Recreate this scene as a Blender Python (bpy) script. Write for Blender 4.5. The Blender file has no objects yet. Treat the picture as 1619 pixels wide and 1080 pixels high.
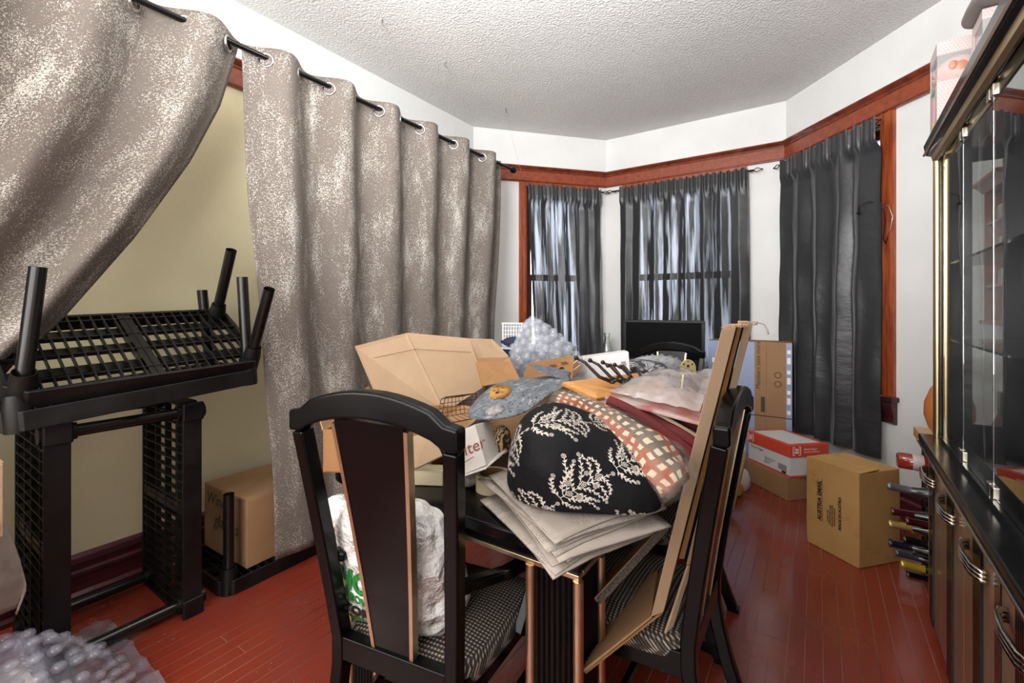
import bpy, bmesh, math, random
import numpy as np
from mathutils import Vector, Matrix, noise
random.seed(7)
S = bpy.context.scene
PI = math.pi
# ------------------------------------------------------------------ camera, world, lights, exposure
FPX, CX, HY, EYE, YAW = 715.0, 809.5, 487.0, 1.30, math.radians(34.0)
cam = bpy.data.cameras.new('camera'); cam.sensor_width = 36.0; cam.lens = FPX / 1619 * 36.0
cam.shift_y = -(540 - HY) / 1619.0; cam.clip_start = 0.02
cam_ob = bpy.data.objects.new('camera', cam); S.collection.objects.link(cam_ob)
cam_ob.location = (0, 0, EYE); cam_ob.rotation_euler = (PI / 2, 0, YAW); S.camera = cam_ob
w = bpy.data.worlds.new('sky'); S.world = w; w.use_nodes = True
w.node_tree.nodes['Background'].inputs[0].default_value = (0.86, 0.91, 1.0, 1)
w.node_tree.nodes['Background'].inputs[1].default_value = 3.6
def area(name, loc, target, size, power, col, size_y=None):
    l = bpy.data.lights.new(name, 'AREA'); l.energy = power; l.color = col; l.size = size
    if size_y: l.shape = 'RECTANGLE'; l.size_y = size_y
    o = bpy.data.objects.new(name, l); S.collection.objects.link(o); o.location = loc
    o.rotation_euler = (Vector(target) - Vector(loc)).to_track_quat('-Z', 'Y').to_euler(); return o
lamp = bpy.data.lights.new('ceiling_lamp', 'POINT'); lamp.energy = 16; lamp.color = (1.0, 0.985, 0.96); lamp.shadow_soft_size = 0.16
lo = bpy.data.objects.new('ceiling_lamp', lamp); S.collection.objects.link(lo); lo.location = (-1.0, 1.55, 2.68)
area('rear_fill_light', (-0.9, -1.15, 1.75), (-1.0, 3.0, 1.2), 2.6, 72, (1.0, 0.98, 0.96), 1.9)  # broad soft fill added behind the camera; the back wall has no opening
fl_ = area('bounce_flash', (-0.45, -0.30, 1.95), (-0.85, 1.3, 3.05), 0.6, 58, (0.98, 0.99, 1.0)); fl_.data.spread = math.radians(120)
area('cream_wall_fill', (-2.52, -1.15, 2.0), (-2.72, 1.3, 1.0), 0.45, 24, (1.0, 0.97, 0.91))  # lamp added inside the closed room to brighten the cream wall; source unseen
S.view_settings.view_transform = 'Standard'; S.view_settings.look = 'None'
S.view_settings.gamma = 1.0; S.view_settings.use_curve_mapping = False
S.view_settings.exposure = 0.50
S.cycles.max_bounces = 10; S.cycles.transparent_max_bounces = 16; S.cycles.transmission_bounces = 10
S.cycles.use_denoising = True; S.cycles.sample_clamp_indirect = 6.0; S.cycles.caustics_reflective = False; S.cycles.caustics_refractive = False
# ------------------------------------------------------------------ measuring helpers: picture point -> place in the room
FWD = Vector((-math.sin(YAW), math.cos(YAW), 0)); RGT = Vector((math.cos(YAW), math.sin(YAW), 0))
def ray(px, py): return FWD + RGT * ((px - CX) / FPX) + Vector((0, 0, (HY - py) / FPX))
EYEV = Vector((0, 0, EYE))
def az(px, py, z): r = ray(px, py); return EYEV + r * ((z - EYE) / r.z)
def ax(px, py, x): r = ray(px, py); return EYEV + r * (x / r.x)
def ay(px, py, y): r = ray(px, py); return EYEV + r * (y / r.y)
def ad(px, py, d): return EYEV + ray(px, py) * d
# ------------------------------------------------------------------ mesh building
class MB:
    def __init__(s): s.v = []; s.f = []; s.uv = {}
    def add(s, vs, fs, M=None, uvs=None):
        b = len(s.v)
        for i, p in enumerate(vs):
            p = Vector(p); s.v.append(M @ p if M is not None else p)
            if uvs: s.uv[b + i] = uvs[i]
        s.f += [tuple(b + i for i in f) for f in fs]; return s
    def box(s, c, d, R=None, M=None):
        c = Vector(c); h = Vector(d) / 2; vs = []
        for x in (-1, 1):
            for y in (-1, 1):
                for z in (-1, 1):
                    p = Vector((x * h.x, y * h.y, z * h.z))
                    if R is not None: p = R @ p
                    vs.append(c + p)
        return s.add(vs, [(0, 1, 3, 2), (4, 6, 7, 5), (0, 4, 5, 1), (2, 3, 7, 6), (0, 2, 6, 4), (1, 5, 7, 3)], M)
    def bx(s, a, b, M=None):
        a = Vector(a); b = Vector(b); return s.box((a + b) / 2, b - a, None, M)
    def bar(s, a, b, wx, wz, up=(0, 0, 1)):
        a = Vector(a); b = Vector(b); y = (b - a); L = y.length; y.normalize(); u = Vector(up)
        x = y.cross(u); x.normalize(); z = x.cross(y)
        R = Matrix((x, y, z)).transposed(); return s.box((a + b) / 2, (wx, L, wz), R)
    def tube(s, pts, r, n=10, cap=True, closed=False):
        pts = [Vector(p) for p in pts]; m = len(pts); rs = r if isinstance(r, (list, tuple)) else [r] * m
        rings = []; up = None
        for i in range(m):
            if closed: t = pts[(i + 1) % m] - pts[i - 1]
            else: t = pts[min(i + 1, m - 1)] - pts[max(i - 1, 0)]
            t.normalize()
            if up is None:
                up = Vector((0, 0, 1)) if abs(t.z) < .9 else Vector((1, 0, 0))
            a = t.cross(up); a.normalize(); up = a.cross(t); up.normalize()
            rings.append([pts[i] + (a * math.cos(2 * PI * k / n) + up * math.sin(2 * PI * k / n)) * rs[i] for k in range(n)])
        vs = [p for R in rings for p in R]; fs = []
        for i in range(m if closed else m - 1):
            j = (i + 1) % m
            for k in range(n): fs.append((i * n + k, i * n + (k + 1) % n, j * n + (k + 1) % n, j * n + k))
        if cap and not closed:
            fs.append(tuple(range(n))[::-1]); fs.append(tuple((m - 1) * n + k for k in range(n)))
        return s.add(vs, fs)
    def lathe(s, prof, n=20, M=None):
        vs = []; fs = []; m = len(prof)
        for r, z in prof:
            for k in range(n): vs.append((r * math.cos(2 * PI * k / n), r * math.sin(2 * PI * k / n), z))
        for i in range(m - 1):
            for k in range(n): fs.append((i * n + k, i * n + (k + 1) % n, (i + 1) * n + (k + 1) % n, (i + 1) * n + k))
        if prof[0][0] > 1e-5: fs.append(tuple(range(n))[::-1])
        if prof[-1][0] > 1e-5: fs.append(tuple((m - 1) * n + k for k in range(n)))
        return s.add(vs, fs, M)
    def prism(s, poly, z0, z1, M=None):
        n = len(poly); vs = [(x, y, z0) for x, y in poly] + [(x, y, z1) for x, y in poly]
        fs = [tuple(range(n))[::-1], tuple(range(n, 2 * n))] + [(i, (i + 1) % n, n + (i + 1) % n, n + i) for i in range(n)]
        return s.add(vs, fs, M)
    def slab(s, pts, t):
        pts = [Vector(p) for p in pts]; n = len(pts); nn = Vector((0, 0, 0))
        for i in range(n): nn += pts[i].cross(pts[(i + 1) % n])
        nn.normalize(); vs = pts + [p - nn * t for p in pts]
        return s.add(vs, [tuple(range(n)), tuple(range(n, 2 * n))[::-1]] + [(i, n + i, n + (i + 1) % n, (i + 1) % n) for i in range(n)])
    def grid(s, P, closed_u=False, uvs=None):
        nu = len(P); nv = len(P[0]); vs = [p for R in P for p in R]; fs = []
        for i in range(nu if closed_u else nu - 1):
            for j in range(nv - 1):
                k = (i + 1) % nu
                fs.append((i * nv + j, k * nv + j, k * nv + j + 1, i * nv + j + 1))
        return s.add(vs, fs, None, [q for R in uvs for q in R] if uvs else None)
    def sphere(s, c, r, n=10, m=6, sc=(1, 1, 1)):
        prof = [(0, -1)] + [(math.cos(-PI / 2 + PI * i / m), math.sin(-PI / 2 + PI * i / m)) for i in range(1, m)] + [(0, 1)]
        M = Matrix.Translation(c) @ Matrix.Diagonal((r * sc[0], r * sc[1], r * sc[2], 1)); return s.lathe(prof, n, M)
def link(o, parent=None):
    S.collection.objects.link(o)
    if parent is not None: o.parent = parent
    return o
def tag(o, label=None, cat=None, group=None, kind=None):
    if label: o['label'] = label
    if cat: o['category'] = cat
    if group: o['group'] = group
    if kind: o['kind'] = kind
    return o
def obj(name, mb, m, parent=None, bevel=0, smooth=None, solid=0, sub=0, label=None, cat=None, group=None, kind=None, closed=True, seg=2, off=0):
    me = bpy.data.meshes.new(name); me.from_pydata([tuple(p) for p in mb.v], [], mb.f)
    if closed:
        bm = bmesh.new(); bm.from_mesh(me)
        bmesh.ops.recalc_face_normals(bm, faces=bm.faces); bm.to_mesh(me); bm.free()
    if mb.uv:
        ul = me.uv_layers.new(name='UVMap')
        for l in me.loops: ul.data[l.index].uv = mb.uv.get(l.vertex_index, (0, 0))
    me.update()
    if m is not None: me.materials.append(m)
    if smooth:
        for p in me.polygons: p.use_smooth = True
        if smooth is not True: me.set_sharp_from_angle(angle=math.radians(smooth))
    o = bpy.data.objects.new(name, me); link(o, parent)
    if solid:
        d = o.modifiers.new('solid', 'SOLIDIFY'); d.thickness = solid; d.offset = off
    if bevel:
        d = o.modifiers.new('bevel', 'BEVEL'); d.width = bevel; d.segments = seg; d.limit_method = 'ANGLE'
        if seg > 1: d.harden_normals = True; [setattr(p, 'use_smooth', True) for p in me.polygons]
        if smooth is None and seg > 1: me.set_sharp_from_angle(angle=math.radians(60))
    if sub:
        d = o.modifiers.new('sub', 'SUBSURF'); d.levels = sub; d.render_levels = sub
    return tag(o, label, cat, group, kind)
def thing(name, label, cat, loc=(0, 0, 0), rz=0, group=None, rot=None):
    o = bpy.data.objects.new(name, None); link(o); o.location = loc
    o.rotation_euler = rot if rot else (0, 0, rz); o.empty_display_size = .1
    return tag(o, label, cat, group)
def copy_tree(o, parent=None):
    c = o.copy(); link(c)
    if parent is not None: c.parent = parent
    for ch in list(o.children): copy_tree(ch, c)
    return c
def frame(o, x, y):           # matrix from origin, x direction, rough y direction
    x = Vector(x).normalized(); z = x.cross(Vector(y)).normalized(); y = z.cross(x)
    return Matrix.Translation(o) @ Matrix((x, y, z)).transposed().to_4x4()
def text(name, body, M, size, m, parent=None, depth=0.0004, align='LEFT', shear=0.0, bold=0.0):
    cu = bpy.data.curves.new(name, 'FONT'); cu.body = body; cu.size = size; cu.extrude = depth; cu.align_x = align; cu.shear = shear; cu.offset = bold
    cu.resolution_u = 3
    t = bpy.data.objects.new(name, cu); S.collection.objects.link(t)
    bpy.context.view_layer.update()
    me = bpy.data.meshes.new_from_object(t.evaluated_get(bpy.context.evaluated_depsgraph_get()))
    bpy.data.objects.remove(t); bpy.data.curves.remove(cu)
    me.name = name; me.materials.clear(); me.materials.append(m); me.transform(M)
    o = bpy.data.objects.new(name, me); return link(o, parent)
def nz(x, y=0, z=0): return noise.noise(Vector((x, y, z)))
# ------------------------------------------------------------------ materials
def lin(h):
    h = h.lstrip('#'); c = [int(h[i:i + 2], 16) / 255 for i in (0, 2, 4)]
    return tuple((x / 12.92 if x <= .04045 else ((x + .055) / 1.055) ** 2.4) for x in c) + (1,)
class NT:
    def __init__(s, name):
        s.m = bpy.data.materials.new(name); s.m.use_nodes = True; s.t = s.m.node_tree; s.b = s.t.nodes['Principled BSDF']; s.out = s.t.nodes['Material Output']
    def n(s, typ, ins=None, **kw):
        nd = s.t.nodes.new(typ)
        for k, v in kw.items(): setattr(nd, k, v)
        for k, v in (ins or {}).items(): s.set(nd, k, v)
        return nd
    def set(s, nd, k, v):
        i = nd.inputs[k]
        if isinstance(v, bpy.types.NodeSocket): s.t.links.new(v, i)
        else: i.default_value = v
    def coord(s, kind='Object', scale=(1, 1, 1), rot=(0, 0, 0)):
        c = s.n('ShaderNodeTexCoord'); mp = s.n('ShaderNodeMapping', {'Vector': c.outputs[kind], 'Scale': scale, 'Rotation': rot}); return mp.outputs[0]
    def noise(s, vec, scale, detail=3, rough=.5):
        return s.n('ShaderNodeTexNoise', {'Vector': vec, 'Scale': scale, 'Detail': detail, 'Roughness': rough}).outputs['Fac']
    def ramp(s, f, a, b, ca=(0, 0, 0, 1), cb=(1, 1, 1, 1)):
        r = s.n('ShaderNodeValToRGB', {'Fac': f}); e = r.color_ramp.elements; e[0].position = a; e[1].position = b; e[0].color = ca; e[1].color = cb; return r.outputs[0]
    def mix(s, f, a, b, typ='MIX'):
        r = s.n('ShaderNodeMix', data_type='RGBA', blend_type=typ); s.set(r, 0, f); s.set(r, 6, a); s.set(r, 7, b); return r.outputs[2]
    def math(s, op, a, b=0.0):
        r = s.n('ShaderNodeMath', operation=op); s.set(r, 0, a); s.set(r, 1, b); return r.outputs[0]
    def bump(s, h, strength=.3, dist=.01):
        b = s.n('ShaderNodeBump', {'Height': h, 'Strength': strength, 'Distance': dist}); s.t.links.new(b.outputs[0], s.b.inputs['Normal'])
    def p(s, **kw):
        for k, v in kw.items(): s.set(s.b, {'col': 'Base Color', 'rough': 'Roughness', 'metal': 'Metallic', 'spec': 'Specular IOR Level', 'coat': 'Coat Weight', 'crough': 'Coat Roughness', 'trans': 'Transmission Weight', 'ior': 'IOR', 'alpha': 'Alpha', 'sheen': 'Sheen Weight', 'emit': 'Emission Color', 'estr': 'Emission Strength'}.get(k, k), v)
        return s
def mat(name, col, rough=.5, metal=0, col2=None, ns=20, nstr=(1, 1, 1), bump=0, bs=60, bd=.002, coat=0, spec=.5, detail=4, lo=.35, hi=.65, rand=0, kind='Object'):
    t = NT(name); c = lin(col) if isinstance(col, str) else col; co = None
    base = c
    if col2 or bump: co = t.coord(kind, nstr)
    if col2: base = t.mix(t.ramp(t.noise(co, ns, detail), lo, hi), c, lin(col2))
    if rand:
        oi = t.n('ShaderNodeObjectInfo'); v = t.math('MULTIPLY_ADD', oi.outputs['Random'], rand * 2); v.node.inputs[2].default_value = 1 - rand
        h = t.n('ShaderNodeHueSaturation', {'Value': v, 'Color': base}); base = h.outputs[0]
    t.p(col=base, rough=rough, metal=metal, coat=coat, spec=spec)
    if bump: t.bump(t.noise(co, bs, 4), bump, bd)
    return t.m
def glass(name, col=(1, 1, 1, 1), rough=0, ior=1.45):
    t = NT(name); t.p(col=col, rough=rough, trans=1.0, ior=ior); return t.m
def film(name, col, alpha, rough=.2, bump=.4, bs=40, a2=None):
    t = NT(name); co = t.coord('Object'); t.p(col=lin(col), rough=rough, spec=.8)
    n1 = t.noise(co, bs, 5, .6)
    t.p(alpha=t.ramp(n1, .35, .7, (alpha,) * 3 + (1,), ((a2 or alpha * 2),) * 3 + (1,)))
    t.bump(n1, bump, .006); return t.m
# ------------------------------------------------------------------ shell of the room
WL, WR, YB, CEIL = -2.75, 0.80, -1.5, 3.05
C0 = Vector((WL, 3.41, 0)); C1 = Vector((-1.83, 4.465, 0)); C2 = Vector((-0.217, 4.465, 0)); C3 = Vector((WR, 3.242, 0))
def wallmat(name, col, col2):
    t = NT(name); co = t.coord('Object')
    t.p(col=t.mix(t.ramp(t.noise(co, 2.2, 5), .4, .75), lin(col), lin(col2)), rough=.55, spec=.3)
    t.bump(t.noise(co, 70, 4), .22, .003); return t.m
m_white = wallmat('white_plaster', '#e2e2e1', '#d8d8d6'); m_cream = wallmat('cream_plaster', '#e6dcb8', '#dcd1aa')
t = NT('stippled_ceiling'); co = t.coord('Object')
t.p(col=t.mix(t.ramp(t.noise(co, 1.2, 4), .3, .7), lin('#e0dfdc'), lin('#d6d5d2')), rough=.8, spec=.2)
h = t.math('ADD', t.ramp(t.noise(co, 75, 3, .55), .38, .68), t.math('MULTIPLY', t.noise(co, 190, 2), .4))
t.bump(h, .8, .007); m_ceil = t.m
t = NT('varnished_trim_wood'); co = t.coord('Object', (3, 3, 3))
t.p(col=t.mix(t.ramp(t.noise(co, 9, 6, .65), .3, .75), lin('#9a4a2c'), lin('#6d2d1a')), rough=.32, coat=.3, crough=.2)
t.bump(t.noise(co, 30, 4), .12, .002); m_trim = t.m
m_trim_dark = mat('dark_stained_wood', '#4a1f24', .35, col2='#351318', ns=14, coat=.3)
m_mould = mat('trim_wood_moulding', '#7a3620', .3, col2='#582314', ns=18, coat=.3)

def wall(name, a, b, mt, hole=None, z1=CEIL, th=.12):
    """wall from a to b (floor points, room on the left of a->b is outside); hole = (s0, s1, z0, z1)"""
    a = Vector(a); b = Vector(b); d = (b - a); L = d.length; d.normalize(); n = Vector((-d.y, d.x, 0))
    M = Matrix.Translation(a) @ Matrix((d, n, Vector((0, 0, 1)))).transposed().to_4x4(); mb = MB()
    if hole:
        s0, s1, h0, h1 = hole
        mb.bx((0, 0, -.02), (s0, th, z1), M); mb.bx((s1, 0, -.02), (L, th, z1), M); mb.bx((s0, 0, -.02), (s1, th, h0), M); mb.bx((s0, 0, h1), (s1, th, z1), M)
    else: mb.bx((0, 0, -.02), (L, th, z1), M)
    return obj(name, mb, mt, kind='structure'), M, L
wl, _, _ = wall('wall_left', (WL, YB, 0), C0, m_cream, z1=2.60)
obj('upper_wall', MB().bx((WL - .12, YB, 2.60), (WL, C0.y + .04, CEIL)), m_white, wl)
H1 = (.53, 1.22, .66, 2.50); H2 = (.26, 1.25, .66, 2.50); H3 = (.20, .895, .74, 2.50)
_, M1, L1 = wall('wall_bay_left', C0, C1, m_white, H1)
_, M2, L2 = wall('wall_bay_center', C1, C2, m_white, H2)
_, M3, L3 = wall('wall_bay_right', C2, C3, m_white, H3)
wall('wall_right', C3, (WR, YB, 0), m_white)
wall('wall_back', (WR, YB, 0), (WL, YB, 0), m_white)
obj('ceiling', MB().bx((WL - .15, YB - .15, CEIL), (WR + .15, 4.65, CEIL + .06)), m_ceil, kind='structure')
# floor and its boards
t = NT('red_painted_boards'); co = t.coord('Object', (1, 1, 1)); cw = t.coord('Object', (10, .8, 10))
oi = t.n('ShaderNodeObjectInfo'); base = t.mix(t.ramp(t.noise(cw, 6, 5), .3, .75), lin('#8c3826'), lin('#74291c'))
base = t.mix(t.math('MULTIPLY', oi.outputs['Random'], .5), base, lin('#7d3325'))
geo = t.n('ShaderNodeNewGeometry'); pos = geo.outputs['Position']
sc = t.n('ShaderNodeMapping', {'Vector': pos, 'Scale': (3, 1.2, 1)}).outputs[0]
scratch = t.ramp(t.noise(t.n('ShaderNodeMapping', {'Vector': pos, 'Scale': (60, 9, 1)}).outputs[0], 3, 6, .8), .64, .74)
speck = t.ramp(t.n('ShaderNodeTexVoronoi', {'Vector': pos, 'Scale': 38.0}).outputs['Distance'], .05, .09, (1, 1, 1, 1), (0, 0, 0, 1))
speck = t.math('MULTIPLY', speck, t.ramp(t.noise(pos, 5, 3), .5, .62))
base = t.mix(t.math('MULTIPLY', scratch, .35), base, lin('#b07868')); base = t.mix(t.math('MULTIPLY', speck, .6), base, lin('#c9aa9c'))
t.p(col=base, rough=t.ramp(t.noise(pos, 3.5, 6, .6), .3, .75, (.14,) * 3 + (1,), (.34,) * 3 + (1,)), spec=.5, coat=.4, crough=.14)
t.bump(t.noise(pos, 55, 4), .10, .002); m_board = t.m
m_gap = mat('board_joint', '#b07c6a', .7, col2='#2a100c', ns=1.4)
def ymax(x):
    if x < -1.83: return 3.41 + (x + 2.75) * 1.147
    if x > -.217: return 4.465 - (x + .217) * 1.2025
    return 4.465
fl = obj('floor', MB().prism([(WL - .1, YB - .1), (WR + .1, YB - .1), (WR + .1, 3.2), (-.18, 4.55), (-1.87, 4.55), (WL - .1, 3.4)], -.06, -.0012), m_gap, kind='structure')
bw = .0565; rb = random.Random(3); unit = MB().bx((-.5, 0, -.012), (.5, 1, 0)); um = None
x = WL
while x < WR - .01:
    x1 = min(x + bw, WR); ye = min(ymax(x + .0015), ymax(x1 - .0015)) - .001; y = YB - rb.random() * 1.4
    while y < ye:
        y1 = min(y + 1.1 + rb.random() * 1.7, ye)
        if ye - y1 < .25: y1 = ye
        ys = max(y, YB)
        if y1 > ys + .05:
            if um is None: o = obj('floorboard', unit, m_board, fl); um = o.data
            else: o = bpy.data.objects.new('floorboard', um); link(o, fl)
            o.location = ((x + x1) / 2, ys, rb.uniform(-.0004, 0)); o.scale = (x1 - x - .0027, y1 - ys - .0022, 1)
        y = y1
    x = x1
# baseboards
def baseb(name, a, b, m, inset=.0):
    a = Vector(a); b = Vector(b); d = (b - a).normalized(); n = Vector((d.y, -d.x, 0))
    prof = [(0, 0), (.028, 0), (.028, .02), (.018, .035), (.018, .10), (.024, .105), (.024, .12), (.015, .13), (.015, .155), (.022, .16), (.019, .185), (.008, .2), (0, .2)]
    M = Matrix.Translation(a) @ Matrix((n, Vector((0, 0, 1)), d)).transposed().to_4x4()
    return obj(name, MB().prism(prof, inset, (b - a).length - inset, M), m, kind='structure')
m_base = mat('oxblood_baseboard_paint', '#56232a', .38, col2='#3f1820', ns=5, nstr=(2, 2, 12), coat=.2)
baseb('baseboard_left', (WL, YB, 0), C0, m_base); baseb('baseboard_bay_left', C0, C1, m_base, .02); baseb('baseboard_bay_center', C1, C2, m_base, .03)
baseb('baseboard_bay_right', C2, C3, m_base, .03); baseb('baseboard_right', C3, (WR, YB, 0), m_base, .02)
# picture rail
def rail(name, a, b):
    a = Vector(a); b = Vector(b); d = (b - a).normalized(); n = Vector((d.y, -d.x, 0))
    M = Matrix.Translation(a) @ Matrix((n, Vector((0, 0, 1)), d)).transposed().to_4x4(); L = (b - a).length
    flat = obj(name, MB().prism([(0, 2.55), (.020, 2.55), (.024, 2.556), (.024, 2.655), (0, 2.655)], 0, L, M), m_trim, kind='structure')
    obj('crown_moulding', MB().prism([(0, 2.655), (.026, 2.655), (.030, 2.664), (.030, 2.672), (.036, 2.676), (.048, 2.690), (.052, 2.696), (.052, 2.704), (0, 2.704)], -.01, L + .01, M), m_mould, flat)
    obj('bead_moulding', MB().prism([(.02, 2.552), (.031, 2.552), (.033, 2.558), (.031, 2.564), (.02, 2.564)], -.004, L + .004, M), m_mould, flat)
rail('trim_1', (WL, YB, 0), C0); rail('trim_2', C0, C1); rail('trim_3', C1, C2); rail('trim_4', C2, C3); rail('trim_5', C3, (WR, YB, 0))
# windows
m_pane = glass('window_glass')
m_sash = mat('window_sash_wood', '#4a2018', .4, col2='#34130e', ns=20)
m_casing = mat('orange_casing_wood', '#a24e26', .3, col2='#7c3518', ns=8, nstr=(6, 6, 1), coat=.35)
def window(name, M, H, cw, both):
    s0, s1, z0, z1 = H; cwl, cwr = cw
    fr = MB()
    def casing(a, b):
        fr.bx((a, -.022, z0 + .0), (b, .0, 2.55), M); fr.bx((a + .012, -.030, z0), (a + .026, -.022, 2.55), M); fr.bx((b - .026, -.030, z0), (b - .012, -.022, 2.55), M)
    if cwl: casing(s0 - cwl, s0)
    if cwr: casing(s1, s1 + cwr)
    fr.bx((s0, -.02, z1 - .005), (s1, 0, 2.55), M)
    w = obj(name, fr, m_casing, kind='structure')
    jb = MB(); jb.bx((s0, .0, z0), (s0 + .02, .118, z1), M); jb.bx((s1 - .02, 0, z0), (s1, .118, z1), M); jb.bx((s0 + .02, 0, z1 - .02), (s1 - .02, .118, z1), M); jb.bx((s0 + .02, 0, z0), (s1 - .02, .118, z0 + .02), M)
    obj('jamb', jb, m_sash, w, kind='structure')
    obj('stool', MB().bx((s0 - cwl - .02, -.055, z0 - .032), (s1 + cwr + .025, .0, z0), M), m_trim_dark, w, bevel=.006)
    ap = MB().prism([(0, z0 - .175), (.012, z0 - .175), (.03, z0 - .16), (.024, z0 - .135), (.03, z0 - .10), (.042, z0 - .06), (.042, z0 - .034), (0, z0 - .034)], s0 - cwl - .005, s1 + cwr + .008, M @ Matrix(((0, 0, 1, 0), (-1, 0, 0, 0), (0, 1, 0, 0), (0, 0, 0, 1))))
    obj('apron', ap, m_trim_dark, w)
    zm = 1.60
    for nm, za, zb, yo in (('lower_sash', z0 + .021, zm + .025, .035), ('upper_sash', zm - .02, z1 - .021, .075)):
        a, b = s0 + .021, s1 - .021; q = MB()
        q.bx((a, yo, za), (a + .05, yo + .036, zb), M); q.bx((b - .05, yo, za), (b, yo + .036, zb), M); q.bx((a + .05, yo, za), (b - .05, yo + .036, za + .06), M); q.bx((a + .05, yo, zb - .05), (b - .05, yo + .036, zb), M)
        sh = obj(nm, q, m_sash, w)
        obj('pane', MB().bx((a + .05, yo + .016, za + .06), (b - .05, yo + .020, zb - .05), M), m_pane, sh)
    return w
window('window_1', M1, H1, (.075, .085), 1); window('window_2', M2, H2, (.08, .07), 1); window('window_3', M3, H3, (.085, .09), 1)
# ------------------------------------------------------------------ grey printed curtains on the hanging rod
t = NT('taupe_silver_print_cloth'); uv = t.coord('UV'); 
big = t.noise(t.n('ShaderNodeMapping', {'Vector': uv, 'Scale': (4.5, 1.6, 1)}).outputs[0], 1.8, 6, .7)
dash = t.noise(t.n('ShaderNodeMapping', {'Vector': uv, 'Scale': (90, 260, 1)}).outputs[0], 1.0, 2)
dash2 = t.noise(t.n('ShaderNodeMapping', {'Vector': uv, 'Scale': (300, 100, 1)}).outputs[0], 1.0, 2)
mx = t.math('MAXIMUM', dash, dash2)
f = t.math('ADD', t.math('MULTIPLY', big, .80), t.math('MULTIPLY', mx, 1.15))
f2 = t.math('MULTIPLY_ADD', f, 1.0); f2.node.inputs[2].default_value = -.22
pr = t.ramp(f2, .86, .93)
tau = t.mix(t.ramp(big, .3, .7), lin('#6f665f'), lin('#5e554e'))
t.p(col=t.mix(pr, tau, lin('#b3aea5')), rough=t.ramp(pr, 0, 1, (.8,) * 3 + (1,), (.5,) * 3 + (1,)), metal=t.math('MULTIPLY', pr, .15), spec=.3)
t.bump(t.math('ADD', mx, t.math('MULTIPLY', t.noise(uv, 14, 4), 1.2)), .16, .004); m_grey = t.m
m_grey_back = mat('curtain_wrong_side', '#8b8076', .8, col2='#7d7268', ns=60, bump=.1, bs=200)
m_iron = mat('black_iron', '#17161a', .35, .7); m_chrome = mat('brushed_nickel', '#c9c7c4', .25, 1)
m_blackp = mat('black_rod_paint', '#0c0b0c', .25, .3)
RX, RZ = -2.10, 2.45
rod = thing('curtain_rod', 'thin black rod hung near the ceiling carrying the grey printed curtains', 'curtain rod', (RX, 3.07, RZ))
obj('pole', MB().tube([(0, -3.6, 0), (0, 0, 0)], .0125, 12), m_blackp, rod, smooth=40)
f = MB().lathe([(0, 0), (.014, 0), (.014, .02), (.01, .026), (.016, .034), (.028, .05), (.03, .06), (.026, .075), (.012, .088), (0, .09)], 14, Matrix.Rotation(-PI / 2, 4, 'X'))
obj('finial', f, m_blackp, rod, smooth=40)
GY = 1.03; HALF = .162
def wavex(y): return -.052 * math.cos(PI * (y - GY + .02) / HALF)
def grey_curtain(name, label, y0, y1, bot, nu, xs, seed, edge=None):
    """bot(a) -> (x, y) of the hem at across-fraction a; the head follows the grommet wave"""
    P = []; UV = []; nv = 60
    for i in range(nu + 1):
        a = i / nu; y = y0 + (y1 - y0) * a; row = []; ur = []
        for j in range(nv + 1):
            b = j / nv; z = RZ + .045 + (.095 - RZ - .045) * b
            xt, yt = RX + wavex(y), y
            xb, yb = bot(a)
            fold = wavex(y) * (1 - .55 * b) + .018 * b * nz(y * 9 + seed, b * 2.2) + .012 * nz(y * 3, b * 5 + seed)
            s = b * b * (3 - 2 * b) if edge is None else edge(b)
            px = RX + (xb - RX) * s + fold
            py = yt + (yb - yt) * s + .02 * b * nz(y * 5, b * 3, seed)
            row.append((px, py, z)); ur.append((a * (y1 - y0) * 1.35 + seed, 1 - b * 2.4))
        P.append(row); UV.append(ur)
    o = obj(name, MB().grid(P, uvs=UV), m_grey, closed=False, smooth=True, solid=.0025)
    o.data.materials.append(m_grey_back)
    tag(o, label, 'curtain', 'grey printed grommet curtains')
    return o
def grommets(cur, ys):
    first = None
    for y in ys:
        if first is None:
            R = [(0.030 * math.cos(2 * PI * k / 20), 0, .030 * math.sin(2 * PI * k / 20)) for k in range(20)]
            g = obj('grommet', MB().tube(R, .0065, 6, closed=True), m_chrome, cur, smooth=True); first = g
        else: g = first.copy(); link(g, cur)
        s = 1 if math.sin(PI * (y - GY + .02) / HALF) > 0 else -1
        g.location = (RX, y, RZ - .012); g.rotation_euler = (0, 0, s * .80)
gr = grey_curtain('grommet_curtain', 'grey silver-flecked curtain hanging straight behind the open cardboard box', 1.01, 3.00, lambda a: (-2.13, 1.16 + a * 1.72), 150, 0, 3.1)
grommets(gr, [1.09 + HALF * k for k in range(12)])
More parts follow.
